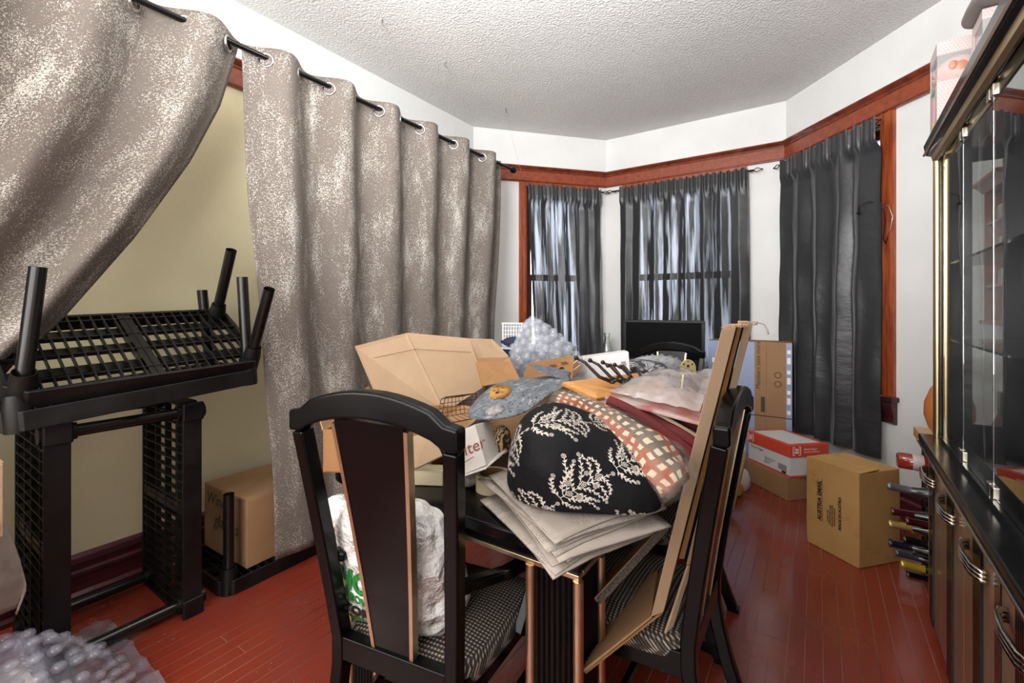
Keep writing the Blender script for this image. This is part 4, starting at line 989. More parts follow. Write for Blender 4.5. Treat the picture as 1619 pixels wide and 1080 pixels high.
for k, (b1, b2, bs) in enumerate(balls):
    d0 = 1.50 + .045 * k; base = ad(bs[0], bs[1], d0) - a1; e1 = ad(b1[0], b1[1], d0 + .03) - a1; e2 = ad(b2[0], b2[1], d0 + .03) - a1
    hk = MB(); c1_ = base.lerp(e1, .35) + Vector((0, 0, -.012)); c2_ = base.lerp(e1, .75) + Vector((0, 0, .004))
    hk.tube([base, c1_, c2_, e1], [.0066, .006, .005, .004], 8); hk.sphere(e1, .0080, 10, 6)
    r_ = RGT * .022; hk.tube([base, base + r_ * .6 + Vector((0, 0, .006)), base + r_ * 1.05 + Vector((0, 0, .024)), e2 + r_ * .9 + Vector((0, 0, -.006)), e2 + r_ * .4 + Vector((0, 0, .004)), e2], [.0066, .006, .0055, .005, .0042, .004], 8); hk.sphere(e2, .0078, 10, 6)
    hk.sphere(base, .011, 10, 6, (1, 1, .6)); obj('double_hook', hk, m_bronze2, hr, smooth=True)
# folded rug in a clear bag
t = NT('rust_cream_plaid'); uv = t.coord('UV'); wob_ = t.n('ShaderNodeTexNoise', {'Vector': uv, 'Scale': 5.0, 'Detail': 2.0}); s = t.n('ShaderNodeSeparateXYZ', {0: t.n('ShaderNodeVectorMath', {0: uv, 1: t.n('ShaderNodeVectorMath', {0: wob_.outputs['Color'], 1: (.10, .10, 0)}, operation='MULTIPLY').outputs[0]}, operation='ADD').outputs[0]})
sa = t.math('FRACT', t.math('MULTIPLY', s.outputs[0], 9)); sb = t.math('FRACT', t.math('MULTIPLY', s.outputs[1], 15)); sc_ = t.math('FRACT', t.math('MULTIPLY', s.outputs[1], 3.0))
ck = t.math('MULTIPLY', t.math('GREATER_THAN', sa, .52), t.math('GREATER_THAN', sb, .45)); tp_ = t.math('GREATER_THAN', sc_, .62)
col = t.mix(tp_, lin('#86442c'), lin('#574a40')); col = t.mix(ck, col, lin('#b8a78e')); t.p(col=col, rough=.9); t.bump(t.noise(t.coord('Object'), 200, 2), .4, .002); m_plaid = t.m
def sweep(path, rad, flat, nu=20, twist=0, uvk=1.0, wob=.0, seed=0):
    pts = [Vector(p) for p in path]; P = []; UV = []; L = 0
    # resample
    Q = []; Rr = []
    for i in range(len(pts) - 1):
        for k in range(6):
            f = k / 6; a, b, c, d = pts[max(i - 1, 0)], pts[i], pts[i + 1], pts[min(i + 2, len(pts) - 1)]
            Q.append(.5 * ((2 * b) + (c - a) * f + (2 * a - 5 * b + 4 * c - d) * f * f + (3 * b - a - 3 * c + d) * f ** 3)); Rr.append(rad[i] + (rad[i + 1] - rad[i]) * f)
    Q.append(pts[-1]); Rr.append(rad[-1])
    Q = [Q[0] - (Q[1] - Q[0]) * .2] + Q + [Q[-1] + (Q[-1] - Q[-2]) * .2]; Rr = [Rr[0] * .05] + Rr + [Rr[-1] * .05]
    up = Vector((0, 0, 1))
    for i, c in enumerate(Q):
        tg = (Q[min(i + 1, len(Q) - 1)] - Q[max(i - 1, 0)]).normalized(); a = tg.cross(up).normalized(); b = a.cross(tg)
        if i: L += (Q[i] - Q[i - 1]).length
        row = []; ur = []
        for k in range(nu + 1):
            th = 2 * PI * k / nu + twist * L; r = Rr[i] * (1 + wob * nz(math.cos(th) * 2 + seed, math.sin(th) * 2, L * 14))
            row.append(c + a * r * math.cos(th) + b * r * flat * math.sin(th)); ur.append((L * 4 * uvk, k / nu))
        P.append(row); UV.append(ur)
    return MB().grid(P, uvs=UV)
rug = thing('bagged_rug', 'rolled rust and cream plaid rug in a clear plastic bag sloping over the cushion', 'rug', ad(980, 690, 1.25)); O = rug.location.copy()
path = [ad(887, 632, 1.42), ad(925, 648, 1.36), (ad(968, 676, 1.27)), ad(1010, 710, 1.19), ad(1045, 745, 1.13), ad(1068, 772, 1.10)]; rd = [.030, .038, .052, .068, .070, .050]
obj('rug_roll', sweep([Vector(p) - O for p in path], rd, .9, 28, 0, 1, .24), m_plaid, rug, closed=False, smooth=True)
m_bag = film('clear_bag_film', '#cfc8c0', .02, .06, 1.0, 26, .16)
obj('plastic_bag', sweep([Vector(p) - O for p in ([ad(876, 632, 1.42)] + path[1:-1] + [ad(1076, 782, 1.09)])], [.035, .045, .058, .074, .078, .062], .95, 28, 0, 1, .30, 4), m_bag, rug, closed=False, smooth=True)
# burgundy cloths and the pink pack in film
m_burg = mat('burgundy_cloth', '#6a1a1c', .8, col2='#4d1013', ns=60, nstr=(3, 3, 30), bump=.4, bs=140); m_rib = mat('cream_ribbing', '#cdb79a', .8)
for k, (pa, r, mm, lab) in enumerate((
        ([(962, 634, 1.42), (990, 646, 1.39), (1030, 670, 1.35), (1075, 704, 1.30), (1104, 728, 1.27)], .021, m_burg, 'burgundy rolled cloth lying along the plaid rug'),
        ([(1000, 648, 1.42), (1040, 668, 1.38), (1080, 690, 1.33), (1112, 712, 1.30)], .022, m_burg, 'second burgundy cloth just under the cream-edged layer'),
        ([(985, 636, 1.45), (1030, 652, 1.41), (1075, 676, 1.37), (1112, 698, 1.34)], .012, m_rib, 'thin cream cloth edge between the burgundy layers'),
        ([(1010, 640, 1.50), (1050, 652, 1.46), (1090, 668, 1.42), (1120, 682, 1.40)], .022, m_burg, 'uppermost burgundy cloth beneath the pink flat pack'))):
    tag(obj('folded_cloth', sweep([ad(*p) for p in pa], [r] * len(pa), .8, 14, 0, 1, .1, k), mm, closed=False, smooth=True), lab, 'cloth', 'folded cloths on the table')
t = NT('pink_white_print'); co = t.coord('Object'); t.p(col=t.mix(t.ramp(t.noise(co, 12, 4), .42, .6), lin('#b5a29e'), lin('#a8625b')), rough=.4); m_pink = t.m
fp = thing('flat_pack', 'flat pink and white pack under crumpled clear film beside the cardboard sheets', 'package', ad(1040, 640, 1.5)); O = fp.location.copy()
obj('board', MB().slab([p - O for p in (ad(940, 623, 1.44), ad(1110, 669, 1.31), ad(1135, 628, 1.55), ad(1020, 604, 1.75))], .010), m_pink, fp, bevel=.002)
P = []; n = 30
c4 = [ad(962, 622, 1.46), ad(1106, 655, 1.33), ad(1130, 588, 1.65), ad(1020, 598, 1.80)]
for i in range(n + 1):
    row = []
    for j in range(n + 1):
        u, v = i / n, j / n; p = (c4[0].lerp(c4[1], u)).lerp(c4[3].lerp(c4[2], u), v)
        h = .045 * math.sin(PI * min(1, u * 1.1)) ** .6 * math.sin(PI * min(1, v * 1.02)) ** .6
        row.append(p - O + Vector((0, 0, .008 + h + .010 * nz(u * 5, v * 5, 1) + .003 * nz(u * 18, v * 18, 4))))
    P.append(row)
m_milky = film('milky_film', '#b3a9a5', .48, .08, .9, 20, .76)
obj('plastic_film', MB().grid(P), m_milky, fp, closed=False, smooth=True)
# things at the far end of the table
t = NT('black_white_scroll_print'); co = t.coord('Object', (7, 7, 7)); ti = t.n('ShaderNodeTexImage', {'Vector': co}, image=IM, projection='BOX', projection_blend=.1)
t.p(col=t.mix(ti.outputs[0], lin('#3a3a3e'), lin('#d8d8da')), rough=.45); m_scroll = t.m
pl = obj('print_bag', superell(0, 0, (.15, .09, .070), .7, .7, 36, 18, lambda p: Rv @ (p * (1 + .2 * nz(p.x * 10, p.y * 10, p.z * 10)))), m_scroll, smooth=True); pl.location = ad(1018, 590, 2.32)
tag(pl, 'black and white scroll-print soft bag in front of the far chair', 'bag')
bb = thing('bubble_wrap', 'sheet of grey bubble wrap over the scroll-print bag by the far chair', 'bubble wrap', ad(1040, 578, 2.42)); Ob = bb.location
obj('film', superell(0, 0, (.13, .05, .055), .8, .8, 30, 14, lambda p: Rv @ (p * (1 + .15 * nz(p.x * 14, p.y * 14, p.z * 14)))), film('grey_bubble_film', '#9fa0a2', .8, .2, .5, 60, .95), bb, smooth=True)
gm = MB()
for i in range(80):
    zz = 1 - 2 * (i + .5) / 80; ph = i * 2.39996; r = math.sqrt(1 - zz * zz); gm.sphere(Rv @ Vector((.13 * r * math.cos(ph), .05 * r * math.sin(ph), .055 * zz)), .010, 7, 5)
obj('bubbles', gm, m_dome, bb, smooth=True, kind='stuff')
og = thing('gold_ornament', 'pierced pale gold ornament standing on the far table end', 'ornament', ad(1087, 592, 2.40)); Oq = og.location; Mo = frame((0, 0, 0), RGT, (0, 0, 1))
arch = [(-.042, 0), (.042, 0), (.042, .035)] + [(.042 * math.cos(math.radians(a)), .035 + .045 * math.sin(math.radians(a))) for a in range(15, 180, 15)] + [(-.042, .035)]
obj('plate', MB().prism(arch, 0, .008, Mo), mat('pale_gold', '#d9c28c', .4, .5), og, bevel=.0015)
dm = MB()
for x, y, r in ((-.02, .02, .006), (.018, .018, .007), (0, .045, .008), (-.022, .055, .005), (.022, .055, .005), (0, .07, .004), (.0, .012, .004)): dm.lathe([(r, .0075), (r, .0092), (0, .0092)], 10, Mo @ Matrix.Translation((x, y, 0)))
obj('pierced_holes', dm, m_print, og)
# ------------------------------------------------------------------ carrier bag on the front chair
t = NT('white_polythene'); co = t.coord('Object'); vo = t.n('ShaderNodeTexVoronoi', {'Vector': co, 'Scale': 17.0}); hgt = t.math('ADD', t.math('MULTIPLY', vo.outputs['Distance'], 1.3), t.noise(co, 22, 5, .6))
t.p(col=lin('#e4e2de'), rough=.28, spec=.6); t.bump(hgt, 1.0, .030); m_poly = t.m
sb_ = thing('carrier_bag', 'full white plastic carrier bag with green and black lettering on the front chair', 'bag', (-.965, .905, .458))
cs = math.radians(10.5)
def bagdef(p):
    a = (p.z + .17) / .34; q = Vector((p.x * (1.0 - .22 * a), p.y * (1 - .32 * a), p.z))
    k = 1 + .10 * nz(q.x * 6, q.y * 6, q.z * 6 + 7) + .07 * abs(nz(q.x * 15, q.y * 15, q.z * 15)) + .035 * nz(q.x * 34, q.y * 34, q.z * 34)
    q = q * k; q.z += .158; q.z = max(q.z, .0); q.y -= .085 * max(0, q.z / .32); return Matrix.Rotation(cs, 3, 'Z') @ q
def bagmb(ax_): return superell(0, 0, ax_, .7, .8, 72, 44, bagdef)
from mathutils.bvhtree import BVHTree
bagm = superell(0, 0, (.195, .130, .170), .50, .60, 72, 44, bagdef); obj('bag', bagm, m_poly, sb_, smooth=True)
kn = superell(0, 0, (.055, .04, .045), .9, .9, 24, 12, lambda p: p * (1 + .3 * nz(p.x * 20, p.y * 20, p.z * 20)) + Vector((-.215, -.07, .235))); obj('tied_handle', kn, m_poly, sb_, smooth=True)
hd = MB(); hd.tube([(-.215, -.07, .21), (-.20, -.06, .16), (-.17, -.04, .10)], [.02, .03, .05], 12); obj('gathered_neck', hd, m_poly, sb_, smooth=True)
m_green = mat('green_print', '#2e8b3d', .5)
bagtree = BVHTree.FromPolygons([tuple(p) for p in bagm.v], bagm.f)
def on_bag(px, py, body, size, m, tilt, bold):
    """letters printed on the side of the bag that faces the splat gap: flat lettering wrapped onto the bag's surface"""
    base = Vector((-.965, .905, .458)); n_ = Vector((.50, -.86, .08)).normalized(); ux = (Vector((.86, .50, 0)).normalized() + Vector((0, 0, tilt))).normalized(); uy = n_.cross(ux)
    uy = uy if uy.z > 0 else -uy
    P0 = base + Vector((-.14, -.11, .12)); r_ = ray(px, py); loc = EYEV + r_ * ((P0 - EYEV).dot(n_) / r_.dot(n_)) - base
    o = text('lettering', body, frame(loc, ux, uy), size, m, sb_, bold=bold); bm = bmesh.new(); bm.from_mesh(o.data)
    bmesh.ops.triangulate(bm, faces=bm.faces)
    for _ in range(3): bmesh.ops.subdivide_edges(bm, edges=[e for e in bm.edges if e.calc_length() > .006], cuts=1); bmesh.ops.triangulate(bm, faces=bm.faces)
    for v in bm.verts:
        h_ = bagtree.ray_cast(v.co + n_ * .3, -n_, .6)
        if h_[0] is not None: v.co = h_[0] + n_ * .004
    bm.to_mesh(o.data); bm.free()
on_bag(548, 901, 'HOME', .072, m_green, -.12, .004)
on_bag(546, 917, 'IMPROVEMENT', .028, m_green, -.16, .0015)
on_bag(548, 943, 'STORE', .040, m_print, -.12, .002)
on_bag(553, 958, 'OPEN', .024, m_green, -.12, .001)
# ------------------------------------------------------------------ flattened cartons leaning on the side chair
def sheet(name, lab, near, back, w, mm, parent=None, extra=None):
    pass
fc = []
def flat_carton(lab, top_l, top_r, bot_l, bot_r, dt, db, depth, mm):
    o = thing('flattened_carton', lab, 'cardboard', ad(bot_l[0], bot_l[1], db), group='flattened cartons on the side chair'); O = o.location.copy()
    tl, tr2, bl, br = ad(*top_l, dt), ad(*top_r, dt + .006), ad(*bot_l, db), ad(*bot_r, db + .006)
    m = MB(); bk = Vector((-.10, 1, .0)).normalized() * depth; f = [tl, tr2, br, bl]
    vs = [p - O for p in f] + [p + bk - O for p in f]
    obj('sheet', MB().add(vs, [(0, 1, 2, 3), (7, 6, 5, 4), (0, 4, 5, 1), (1, 5, 6, 2), (2, 6, 7, 3), (3, 7, 4, 0)]), mm, o, bevel=.0015)
    # torn corrugated top edge
    e = MB(); n = 9
    for k in range(n):
        a = tl.lerp(tr2, k / n); b = tl.lerp(tr2, (k + .8) / n); c = (a + b) / 2 - O; e.box(c + bk * .08 + Vector((0, 0, .003)), ((b - a).length * .9, depth * .10, .002 + .004 * ((k * 7) % 3)), Matrix.Rotation(YAW * .6 + .1 * k, 3, 'Z'))
    obj('torn_edge', e, m_card_l, o)
    return o, O
A, OA = flat_carton('wide flattened carton nearest the rug with its lower flap hanging down', (1141, 521), (1164, 517), (1029, 976), (1049, 968), 1.20, 1.165, .34, m_card_l)
fp_ = [ad(1029, 977, 1.165), ad(1049, 968, 1.17), ad(1045, 900, 1.33), ad(1040, 905, 1.34)]
obj('lower_flap', MB().slab([p - OA for p in (ad(1031, 977, 1.166), ad(922, 1064, 1.075), ad(952, 985, 1.30), ad(1040, 903, 1.45))], .005), m_card, A, label='flap bent down past the chair seat')
obj('lower_flap', MB().slab([p - OA for p in (ad(1048, 970, 1.18), ad(926, 1066, 1.085), ad(955, 990, 1.31), ad(1046, 908, 1.45))], .005), m_card_d, A)
flat_carton('narrow flattened carton second from the rug', (1166, 518), (1173, 517), (1073, 884), (1082, 884), 1.235, 1.20, .32, m_card_d)
flat_carton('thin dark-edged carton layer squeezed between the narrow and outermost sheets', (1168.5, 514), (1175, 512), (1082, 800), (1087, 800), 1.26, 1.23, .30, m_edge)
C_, OC_ = flat_carton('outermost flattened carton against the side chair crest', (1177, 514), (1190, 513), (1085, 893), (1093, 893), 1.26, 1.215, .30, m_card_l)
obj('lower_flap', MB().slab([p - OC_ for p in (ad(1086, 893, 1.215), ad(1092, 893, 1.22), ad(1062, 988, 1.20), ad(1050, 1000, 1.19))], .006), m_card_l, C_)
dk = thing('flattened_carton', 'dark-edged cardboard sheet slanting down beside the newspapers', 'cardboard', ad(1000, 900, 1.25), group='flattened cartons on the side chair'); O = dk.location.copy()
obj('sheet', MB().slab([p - O for p in (ad(1052, 835, 1.22), ad(944, 952, 1.13), ad(940, 935, 1.30), ad(1015, 862, 1.42))], .010), m_card_d, dk)
obj('corrugated_rim', MB().bar(ad(1054, 833, 1.219) - O, ad(946, 951, 1.129) - O, .012, .012), mat('flute_edge', '#6f6258', .9, col2='#2f2824', ns=300, detail=1), dk)
# torn string tuft
tag(obj('string_tuft', MB().tube([ad(1190, 513, 1.27), ad(1199, 510, 1.28), ad(1208, 513, 1.28), ad(1213, 521, 1.28), ad(1215, 529, 1.28)], .0022, 6), mat('grey_string', '#b7aea3', .9), smooth=True), 'frayed string hanging off the flattened cartons top', 'string')
# ------------------------------------------------------------------ right side: boxes, wine rack, wall pieces
def corner_box(name, lab, c, l, r, z0, h, m, group=None):
    """closed carton from its near floor corner and its two neighbouring corners"""
    c, l, r = Vector((*c, 0)), Vector((*l, 0)), Vector((*r, 0)); w = (l - c).length; d = (r - c).length
    ux = (l - c).normalized(); rz = math.atan2(-ux.y, -ux.x); mid = (l + r) / 2
    return carton(name, lab, (mid.x, mid.y, z0), rz, w, d, h, m, group), w, d
ab = thing('cardboard_box', 'aged cardboard box with export lettering standing on the floor by the wine rack', 'box', (.151, 3.015, 0))
c, l, r = Vector((.173, 2.831, 0)), Vector((-.048, 3.005, 0)), Vector((.352, 3.035, 0)); O = Vector((.151, 3.015, 0)); b4 = l + r - c; h = .470
n = 8; P = []
vs = []; 
for z, k in ((.0, 1.0), (.12, 1.012), (.30, 1.012), (h, 1.0)):
    for q in (c, r, b4, l): p = O + (q - O) * k; vs.append(Vector((p.x, p.y, z)) - O)
fs = [(0, 3, 2, 1)] + [(i * 4 + k, i * 4 + (k + 1) % 4, i * 4 + 4 + (k + 1) % 4, i * 4 + 4 + k) for i in range(3) for k in range(4)] + [(12, 13, 14, 15)]
obj('carton_body', MB().add(vs, fs), m_card_old, ab, bevel=.005)
def up(p, z): return Vector((p.x, p.y, z)) - O
mid1 = (c + l) / 2; mid2 = (r + b4) / 2; k1 = c.lerp(r, .5); k2 = l.lerp(b4, .5)
obj('flap', MB().slab([up(c, h + .004), up(k1, h + .016), up(k2, h + .006), up(l, h + .004)], .004), m_card_old, ab)
obj('flap', MB().slab([up(k1, h + .004), up(r, h + .004), up(b4, h + .004), up(k2, h + .004)], .004), m_card_old, ab)
ux = (c - l).normalized(); nrm = Vector((ux.y, -ux.x, 0))
def onface(s, z): return l + ux * s - O + Vector((0, 0, z)) + nrm * .0045
for body, s, z, size, bold in (('AUSTRIA EMAIL', .088, .155, .031, .0008), ('MADE IN AUSTRIA', .195, .150, .021, .0004), ('10 PIECE SET', .128, .165, .012, 0), ('TOPFE KASSEROLLEN', .140, .155, .011, 0), ('EMAILWARE GESCHIRR', .152, .150, .011, 0), ('HAUSHALTSGERATE', .164, .160, .010, 0)):
    text('stencil_lettering', body, frame(onface(s, z), (0, 0, 1), -ux), size, m_print, ab, bold=bold)
obj('print_rule', MB().box(onface(.094, .27), (.0015, .0015, .23)), m_print, ab)
# low box and paper carton
corner_box('cardboard_box', 'low flat cardboard box on the floor under the red and white paper carton', (-.164, 3.555), (-.46, 3.845), (-.045, 3.685), 0, .155, m_card)
pc_c, pc_l, pc_r = Vector((-.150, 3.570, 0)), Vector((-.43, 3.835, 0)), Vector((.06, 3.76, 0)); pc = thing('paper_carton', 'red and white office paper carton stacked on the low cardboard box', 'box', ((pc_l + pc_r) / 2 + Vector((0, 0, .157)))); O = pc.location.copy()
ux = (pc_c - pc_l); w = ux.length; ux.normalize(); uy = (pc_r - pc_c); d = uy.length; uy.normalize()
Mp = Matrix((ux, uy, Vector((0, 0, 1)))).transposed().to_4x4(); Mp.translation = pc_l - O + Vector((0, 0, .157))
m_wht = mat('white_printed_board', '#dedddb', .45); m_red = mat('orange_red_board', '#d8503a', .4); m_wink = mat('white_print', '#f3efe8', .5)
obj('carton_body', MB().bx((0, 0, 0), (w, d, .20), Mp), m_wht, pc, bevel=.003)
lid = MB(); lid.bx((-.005, -.005, .135), (w + .005, d + .005, .218), Mp); ld = obj('lid', lid, m_red, pc, bevel=.003, label='orange-red lid')
obj('lid_label', MB().bx((.03, .02, .2181), (w - .03, d - .03, .2188), Mp), m_wht, ld)
fr_ = Mp.to_3x3()
obj('base_band', MB().bx((-.001, -.001, 0), (w + .001, d + .001, .012), Mp), m_red, pc)
def lf(s, z): return Mp @ Vector((s, -.0056, z))          # left-front face of lid
def rf(s, z): return Mp @ Vector((w + .0056, s, z))
def logo(fn, s, z, ex):
    mb = MB(); k = .028
    for a, b in (((-k, -k), (-k, k)), ((k, -k), (k, k))): mb.bar(fn(s + a[0], z + a[1]), fn(s + b[0], z + b[1]), .004, .0012, ex.cross(Vector((0, 0, 1))))
    for sx_ in (-1, 1):
        for sz_ in (-1, 1): mb.bar(fn(s + sx_ * k, z + sz_ * k), fn(s + sx_ * k * .5, z + sz_ * k), .004, .0012, ex.cross(Vector((0, 0, 1))))
    obj('bracket_logo', mb, m_wink, ld)
    text('lettering', 'TRU', frame(fn(s - .020, z + .003), ex, (0, 0, 1)), .020, m_wink, ld, bold=.0008); text('lettering', 'RED', frame(fn(s - .020, z - .016), ex, (0, 0, 1)), .020, m_wink, ld, bold=.0008)
logo(rf, .045, .178, uy); logo(lf, .03, .178, ux)
text('lettering', 'Printer Paper', frame(rf(.10, .182), uy, (0, 0, 1)), .018, m_wink, ld); text('lettering', 'High Quality Multipurpose', frame(rf(.10, .166), uy, (0, 0, 1)), .011, m_wink, ld)
text('lettering', 'Printer Paper', frame(Mp @ Vector((.03, -.0012, .105)), ux, (0, 0, 1)), .022, m_print, pc)
lb = MB(); lb.bx((w - .10, -.0012, .03), (w - .03, 0, .07), Mp); obj('label', lb, mat('grey_label', '#8f9092', .6), pc)
for k in range(4): obj('printed_line', MB().bx((.16, -.0012, .07 - .012 * k), (.26 - .02 * k, 0, .073 - .012 * k), Mp), m_print, pc)
obj('label', MB().bx((w - .07, -.0014, .012), (w - .035, 0, .028), Mp), m_print, pc)
# tall printed cartons in the corner of the bay
m_blu = mat('pale_blue_print', '#9aa6c4', .55, col2='#8b98ba', ns=3)
for z0, h_, lab in ((.005, .435, 'lower blue and brown carton standing in the bay corner'), (.445, .585, 'upper blue and brown carton with vertical lettering in the bay corner')):
    o = thing('printed_carton', lab, 'box', (-.46, 4.22, z0), 0, 'blue and brown cartons in the bay corner'); W_ = .60
    obj('carton_body', MB().bx((-W_ / 2, -.13, 0), (W_ / 2, .11, h_)), m_card, o, bevel=.004)
    obj('blue_panel', MB().bx((-W_ / 2 - .001, -.132, .001), (.045, -.1302, h_ - .002)), m_blu, o); obj('blue_panel', MB().bx((.262, -.132, .001), (W_ / 2 + .001, -.1302, h_ - .002)), m_blu, o)
    obj('seam', MB().bx((.127, -.1315, .0), (.1285, -.1301, h_)), m_edge, o)
    if z0 > .1:
        text('vertical_lettering', 'Members save more', frame((.085, -.1325, .21), (0, 0, 1), (-1, 0, 0)), .046, m_ink, o)
        for z in (.32, .39):
            R = [(.206 + .022 * math.cos(2 * PI * k / 18), -.132, z - .06 + .022 * math.sin(2 * PI * k / 18)) for k in range(18)]; obj('printed_ring', MB().tube(R, .0022, 4, closed=True), m_ink, o)
        obj('barcode', MB().bx((.09, -.132, .03), (.118, -.1302, .15)), m_ink, o)
        q = MB()
        for k in range(7): q.bx((.268, -.1335, .03 + .078 * k), (.292, -.132, .06 + .078 * k + .02 * (k % 2)))
        obj('white_marks', q, m_wink, o); q = MB(); q.bx((-.27, -.1335, .40), (-.245, -.132, .44)); q.bx((-.27, -.1335, .26), (-.245, -.132, .30)); obj('white_marks', q, m_wink, o)
    else: obj('white_marks', MB().bx((-.10, -.1335, .10), (-.02, -.132, .2)), m_wink, o)
# small things on the floor beside the cartons
tag(obj('cardboard_tube', MB().tube([az(1150, 806, .032), ad(1173, 716, 3.15)], .035, 16), m_card_l, smooth=40), 'pale cardboard tube leaning behind the side chairs', 'tube')
wj = obj('white_jug', MB().lathe([(.0, 0), (.06, .0), (.075, .03), (.078, .08), (.06, .13), (.028, .15), (.028, .17), (0, .17)], 20), mat('white_plastic', '#dcd8d2', .4), smooth=50); wj.location = (-.47, 3.62, 0.001); tag(wj, 'small white jug on the floor left of the paper carton', 'jug')
yt = obj('yellow_toy', superell(0, 0, (.05, .06, .045), .8, .9, 20, 10, lump), mat('ochre_plastic', '#d6a03c', .5, col2='#b9822a', ns=20), smooth=True); yt.location = (-.47, 3.47, .047); tag(yt, 'small ochre yellow lump on the floor beside the white jug', 'toy')
# television, stand, carafe, far left clutter
ts = thing('tv_stand', 'black low cabinet carrying the television under the middle window', 'cabinet', (-1.20, 4.14, 0))
obj('carcass', MB().bx((-.62, -.21, 0), (.42, .19, .79)), m_cabblk, ts, bevel=.005); obj('top', MB().bx((-.64, -.23, .79), (.44, .20, .815)), m_cabblk, ts, bevel=.004)
for s in (-.35, .16): obj('door', MB().bx((s - .24, -.226, .05), (s + .24, -.2105, .76)), m_cabblk, ts, bevel=.003)
tv = thing('television', 'black flat television with dark screen on the low black cabinet', 'television', (-1.14, 4.10, .816), math.radians(9))
m_tv = mat('gloss_black_bezel', '#060607', .4, spec=.25); m_scr = mat('dark_screen', '#010101', .6, spec=.1)
b = MB(); b.bx((-.345, -.02, .0), (.345, .035, .375)); obj('housing', b, m_tv, tv, bevel=.005)
b = MB(); b.bx((-.345, -.028, .352), (.345, -.02, .375)); b.bx((-.345, -.028, 0), (.345, -.02, .03)); b.bx((-.345, -.028, .03), (-.318, -.02, .352)); b.bx((.318, -.028, .03), (.345, -.02, .352)); obj('bezel', b, m_tv, tv, bevel=.002)
obj('screen', MB().bx((-.318, -.0225, .03), (.318, -.0202, .352)), m_scr, tv)
cf = obj('carafe', MB().lathe([(0, .003), (.045, .003), (.052, .03), (.05, .09), (.028, .17), (.022, .20), (.032, .25), (.030, .25), (.019, .20), (.025, .17), (.047, .09), (.049, .03), (.042, .007), (0, .007)], 24), m_glass, smooth=50); cf.location = (-1.64, 4.03, .816); tag(cf, 'clear glass carafe standing left of the television', 'carafe')
ch = thing('storage_chest', 'dark navy storage chest behind the big open carton near the left bay window', 'chest', (-1.80, 3.05, 0)); m_navy = mat('navy_plastic', '#20283c', .4)
obj('chest_body', MB().bx((-.20, -.22, 0), (.22, .20, .985)), m_navy, ch, bevel=.01); obj('chest_top', MB().bx((-.21, -.23, .985), (.23, .21, 1.0)), mat('pale_blue_white_top', '#c9d0dd', .3), ch, bevel=.003)
nv = obj('navy_cloth', superell(0, 0, (.12, .08, .045), 1.2, 1.1, 24, 12, lump), mat('navy_cloth', '#343a52', .85, bump=.3, bs=40), smooth=True); nv.location = ad(812, 545, 3.52); nv.location.z = 1.035; tag(nv, 'folded navy cloth on the storage chest by the left bay window', 'cloth')
bk_ = thing('plastic_basket', 'white lattice plastic basket upright on the storage chest beside the curtain end', 'basket', (-1.965, 2.93, 1.001), math.radians(20)); m_wp = mat('white_basket_plastic', '#e3e3e6', .4)
q = MB(); bw_, bh_, bd_ = .15, .185, .05
for x in (-.5, .5):
    for y in (-.5, .5): q.bx((x * bw_ - .006, y * bd_ - .006, 0), (x * bw_ + .006, y * bd_ + .006, bh_))
q.bx((-.085, -.035, bh_ - .012), (.085, .035, bh_)); q.bx((-.081, -.031, 0), (.081, .031, .01)); obj('frame', q, m_wp, bk_)
q = MB()
for k in range(1, 7):
    for y in (-.5, .5): q.bx((-.075 + .15 * k / 7 - .0035, y * bd_ - .003, .01), (-.075 + .15 * k / 7 + .0035, y * bd_ + .003, bh_ - .012))
for k in range(1, 6):
    for y in (-.5, .5): q.bx((-.075, y * bd_ - .0035, bh_ * k / 6 - .003), (.075, y * bd_ + .0035, bh_ * k / 6 + .003))
obj('lattice', q, m_wp, bk_)
# ------------------------------------------------------------------ wine rack with bottles
wr = thing('wine_rack', 'black wire wine rack with light wood top beside the display cabinet', 'wine rack', (.57, 2.82, 0)); m_birch = mat('light_wood', '#cfa878', .45, col2='#bd9463', ns=6, nstr=(2, 14, 14))
obj('wood_top', MB().bx((-.165, -.225, .652), (.19, .225, .700)), m_birch, wr, bevel=.004)
fr_ = MB()
for x in (-.13, .15):
    for y in (-.20, .20): fr_.tube([(x, y, .0), (x, y, .652)], .007, 8)
    for z in (.03, .33, .63): fr_.tube([(x, -.20, z), (x, .20, z)], .004, 6)
obj('wire_frame', fr_, m_iron, wr, smooth=True)
rg_ = MB()
for i in range(4):
    for j in range(6):
        c_ = Vector((-.13, -.15 + .10 * i, .08 + .10 * j)); pts = [c_ + Vector((0, .040 * math.cos(2 * PI * k / 14) * (1 - .0), .050 * math.sin(2 * PI * k / 14))) for k in range(14)]; rg_.tube(pts, .0032, 5, closed=True)
obj('bottle_rings', rg_, m_iron, wr, smooth=True)
def foil(name, c): return mat(name, c, .25, .4, coat=.3)
m_green_gl = mat('dark_bottle_glass', '#101812', .08, coat=.5)
bot = [((1403, 768), '#6b6a70', 'bottle with grey foil highest in the wine rack'), ((1409, 808), '#5a1a26', 'bottle with burgundy foil poking farthest out mid rack'), ((1405, 828), '#b99a5c', 'bottle with pale gold foil left of the burgundy ones'), ((1432, 823), '#4d1620', 'burgundy-topped bottle set back against the rack'), ((1440, 838), '#b08a48', 'gold-topped bottle set back close to the cabinet'), ((1405, 858), '#23243c', 'bottle with navy blue foil'), ((1428, 852), '#15151a', 'black-topped bottle above the grey pair'), ((1416, 873), '#55555c', 'bottle with dull grey foil near the floor, left one'), ((1442, 870), '#4a4a50', 'bottle with dull grey foil set back beside the left grey one'), ((1424, 891), '#c2a12f', 'bottle with bright yellow foil near the floor'), ((1433, 908), '#121214', 'lowest bottle with black foil just above the floor')]
